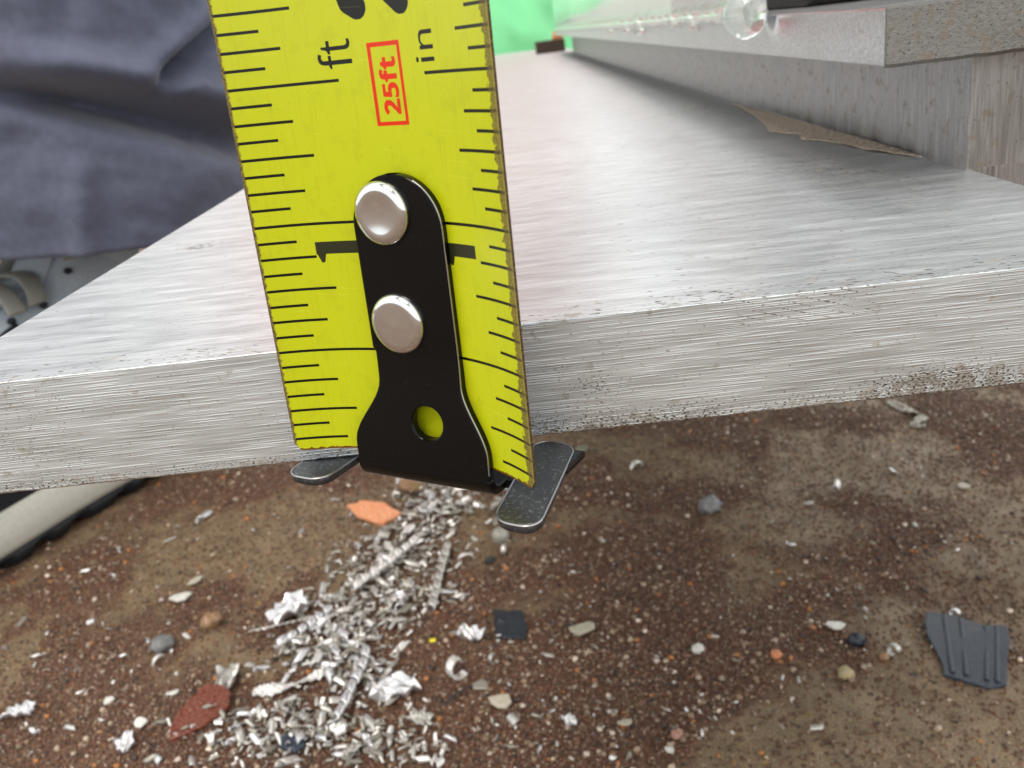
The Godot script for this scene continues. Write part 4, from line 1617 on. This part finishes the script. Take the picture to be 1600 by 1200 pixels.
	litter("curl", "small_white_chip", "small white chip on reddish sand at the left", "metal shaving", -197.2, -239.8, 4.3, "1")
	litter("pebble", "tan_pebble", "flat tan pebble on concrete left of the pile", "pebble", -140.5, -227.3, 8.9, "tan")
	litter("flake", "dark_slate_scrap", "narrow dark slate scrap at the bottom edge left of the long curl", "scrap", -89.2, -151.4, 13.1, "slate")
	litter("curl", "curled_end", "curled white strip at the bottom edge right of the rust red shard", "metal shaving", -117.6, -157.1, 7.4, "3")
	litter("curl", "hooked_strip", "thin white hooked strip at the bottom left of the pile", "metal shaving", -110.3, -157.7, 9.5, "4")
	litter("curl", "broad_curl", "broad white curl at the bottom edge below the long curl", "metal shaving", -63.6, -157.4, 7.3, "0")
	litter("foil", "torn_foil", "torn white foil piece low on the right of the long curl", "foil", -48.4, -157.8, 9.0, "2")
	litter("curl", "double_loop", "small white loop on the sand right of the cone shaped curl", "metal shaving", -24.4, -187.0, 5.6, "3")
	litter("curl", "pale_c_curl", "pale c shaped curl on the right shoulder of the pile", "metal shaving", -36.7, -256.7, 10.0, "4")
	litter("curl", "low_bead_curl", "grey curl beneath the round bead", "metal shaving", -19.2, -261.7, 7.9, "3")


func make_shavings() -> void:
	var shapes := []
	for k in 18:
		shapes.append(curl_mesh([0, 2, 0, 1, 2, 4, 0, 2, 5][k % 9], k))
	var label := ["curled silver shaving heaped under the tape hook", "curled silver shaving in the middle of the heap", "curled silver shaving low in the heap", "curled silver shaving at the thin tail of the heap", "single small metal chip strewn away from the heap"]
	var heap := [
		[-52, -328, 26, 16, 17, 0],
		[-47, -303, 23, 18, 26, 0],
		[-61, -285, 22, 17, 22, 0],
		[-68, -262, 25, 16, 32, 1],
		[-73, -238, 23, 15, 29, 1],
		[-56, -230, 16, 11, 11, 1],
		[-83, -217, 20, 12, 28, 2],
		[-88, -202, 20, 10, 22, 2],
		[-73, -185, 14, 11, 15, 2],
		[-95, -165, 30, 13, 30, 3],
		[-77, -152, 30, 10, 24, 3],
		[-48, -144, 19, 6, 7, 3],
		[-168, -286, 60, 42, 9, 4],
		[-178, -201, 37, 44, 12, 4],
		[-5, -197, 22, 43, 8, 4],
		[58, -210, 64, 50, 7, 4],
		[25, -148, 54, 17, 6, 4],
		[145, -246, 48, 65, 4, 4],
	]
	var originals := {}
	for b in heap:
		for k in b[4]:
			var q := Vector2(rng.randfn(0.0, 0.55), rng.randfn(0.0, 0.55)) if b[5] < 4 else Vector2(rng.randf_range(-1, 1), rng.randf_range(-1, 1))
			var x: float = b[0] + q.x * b[2]
			var z: float = b[1] + q.y * b[3]
			var size := rng.randf_range(4.2, 7.8) * (0.82 if b[5] == 3 else 1.0) if b[5] < 4 else rng.randf_range(2.2, 4.6)
			var pick := rng.randi() % shapes.size()
			var tone: int = [0, 0, 1, 1, 2, 3][rng.randi() % 6] if b[5] > 0 else [0, 1, 1, 2, 3, 3][rng.randi() % 6]
			var key: int = pick * 10 + tone
			if not originals.has(key):
				var first := MeshInstance3D.new()
				first.mesh = shapes[pick]
				first.material_override = mats.silver[tone]
				originals[key] = first
			var o: MeshInstance3D = originals[key].duplicate()
			o.name = numbered("metal_shaving")
			add_child(o, true)
			var near := exp(-q.length_squared() * 0.9)
			var lift := rng.randf_range(0.0, 3.8) * near if b[5] < 4 else 0.1
			o.position = Vector3(x, hilly(x, z) + lift, z) * MM
			o.rotation = Vector3(rng.randf_range(-0.5, 0.5) * (1.0 if b[5] < 4 else 0.3), rng.randf() * TAU, rng.randf_range(-0.5, 0.5) * (1.0 if b[5] < 4 else 0.3))
			o.scale = Vector3.ONE * size
			tag(o, label[b[5]], "metal shaving", SILVER_GROUPS[b[5]])
	for o in originals.values():
		o.free()
	# the finer swarf between them, past what one could pick out
	for part in 3:
		var fine := MultiMesh.new()
		fine.transform_format = MultiMesh.TRANSFORM_3D
		fine.mesh = curl_mesh([2, 0, 1][part], 3 + part)
		var places := []
		for b in heap:
			for k in (int(b[4]) * 2 if b[5] < 4 else 12):
				var q := Vector2(rng.randfn(0.0, 0.62), rng.randfn(0.0, 0.62)) if b[5] < 4 else Vector2(rng.randf_range(-1, 1), rng.randf_range(-1, 1))
				var x: float = b[0] + q.x * b[2]
				var z: float = b[1] + q.y * b[3]
				var size := rng.randf_range(1.0, 4.2) if b[5] < 4 else rng.randf_range(0.8, 2.2)
				places.append(Transform3D(Basis.from_euler(Vector3(rng.randf_range(-0.9, 0.9), rng.randf() * TAU, rng.randf_range(-0.9, 0.9))).scaled(Vector3.ONE * size), Vector3(x, hilly(x, z) + rng.randf_range(0.0, 2.4), z) * MM))
		fine.instance_count = places.size()
		for k in places.size():
			fine.set_instance_transform(k, places[k])
		var mi := MultiMeshInstance3D.new()
		mi.name = ["fine_swarf", "swarf_rolls", "swarf_flakes"][part]
		mi.multimesh = fine
		mi.material_override = mats.silver[[1, 3, 2][part]]
		add_child(mi)
		tag(mi, ["fine half rolled metal swarf between the larger shavings", "dull rolled swarf crumbs between the larger shavings", "pale bent swarf flakes between the larger shavings"][part], "swarf", "", "stuff")


func make_sand() -> void:
	var tones := [Color(0.115, 0.053, 0.033), Color(0.085, 0.042, 0.028), Color(0.155, 0.080, 0.050), Color(0.11, 0.073, 0.050), Color(0.20, 0.145, 0.098), Color(0.040, 0.030, 0.025), Color(0.25, 0.195, 0.145), Color(0.36, 0.30, 0.24), Color(0.58, 0.53, 0.47), Color(0.40, 0.17, 0.05)]
	var shares := [0.22, 0.41, 0.56, 0.71, 0.84, 0.92, 0.968, 0.991, 0.997, 1.0]
	for pass_ in 2:
		var mm := MultiMesh.new()
		mm.transform_format = MultiMesh.TRANSFORM_3D
		mm.use_colors = true
		mm.mesh = ball(Vector3(0.5, 0.38, 0.44), 5, 0.7, 31 + pass_ * 7).mesh()
		var places := []
		var colors := PackedColorArray()
		for k in 175000:
			var x := rng.randf_range(-300, 300)
			var z := rng.randf_range(-470, -80)
			var a := sandy(x, z)
			if rng.randf() > 0.14 + 0.86 * smoothstep(0.25, 0.85, a):
				continue
			var big := rng.randf()
			var size := rng.randf_range(0.55, 1.25) if big < 0.982 else rng.randf_range(1.25, 2.4)
			places.append(Transform3D(Basis.from_euler(Vector3(rng.randf_range(-0.6, 0.6), rng.randf() * TAU, rng.randf_range(-0.6, 0.6))).scaled(Vector3.ONE * size), Vector3(x, hilly(x, z) + size * 0.22, z) * MM))
			var pick := rng.randf()
			var n := 0
			while shares[n] < pick:
				n += 1
			if size > 1.4 and n < 4:
				n = [4, 4, 6, 6, 7, 7, 8, 9, 5, 2][rng.randi() % 10]
			var c: Color = tones[n]
			colors.append(Color(c.r * 1.12, c.g * 1.02, c.b * 0.94) * rng.randf_range(0.8, 1.3))
		mm.instance_count = places.size()
		for k in places.size():
			mm.set_instance_transform(k, places[k])
			mm.set_instance_color(k, colors[k])
		var mi := MultiMeshInstance3D.new()
		mi.name = "sand" if pass_ == 0 else "grit"
		mi.multimesh = mm
		var m := plain(Color.WHITE, 0.26)
		m.vertex_color_use_as_albedo = true
		mi.material_override = m
		add_child(mi)
		tag(mi, "wet red brown sand grains strewn over the concrete" if pass_ == 0 else "coarse mixed grit among the red brown sand", "sand" if pass_ == 0 else "grit", "", "stuff")
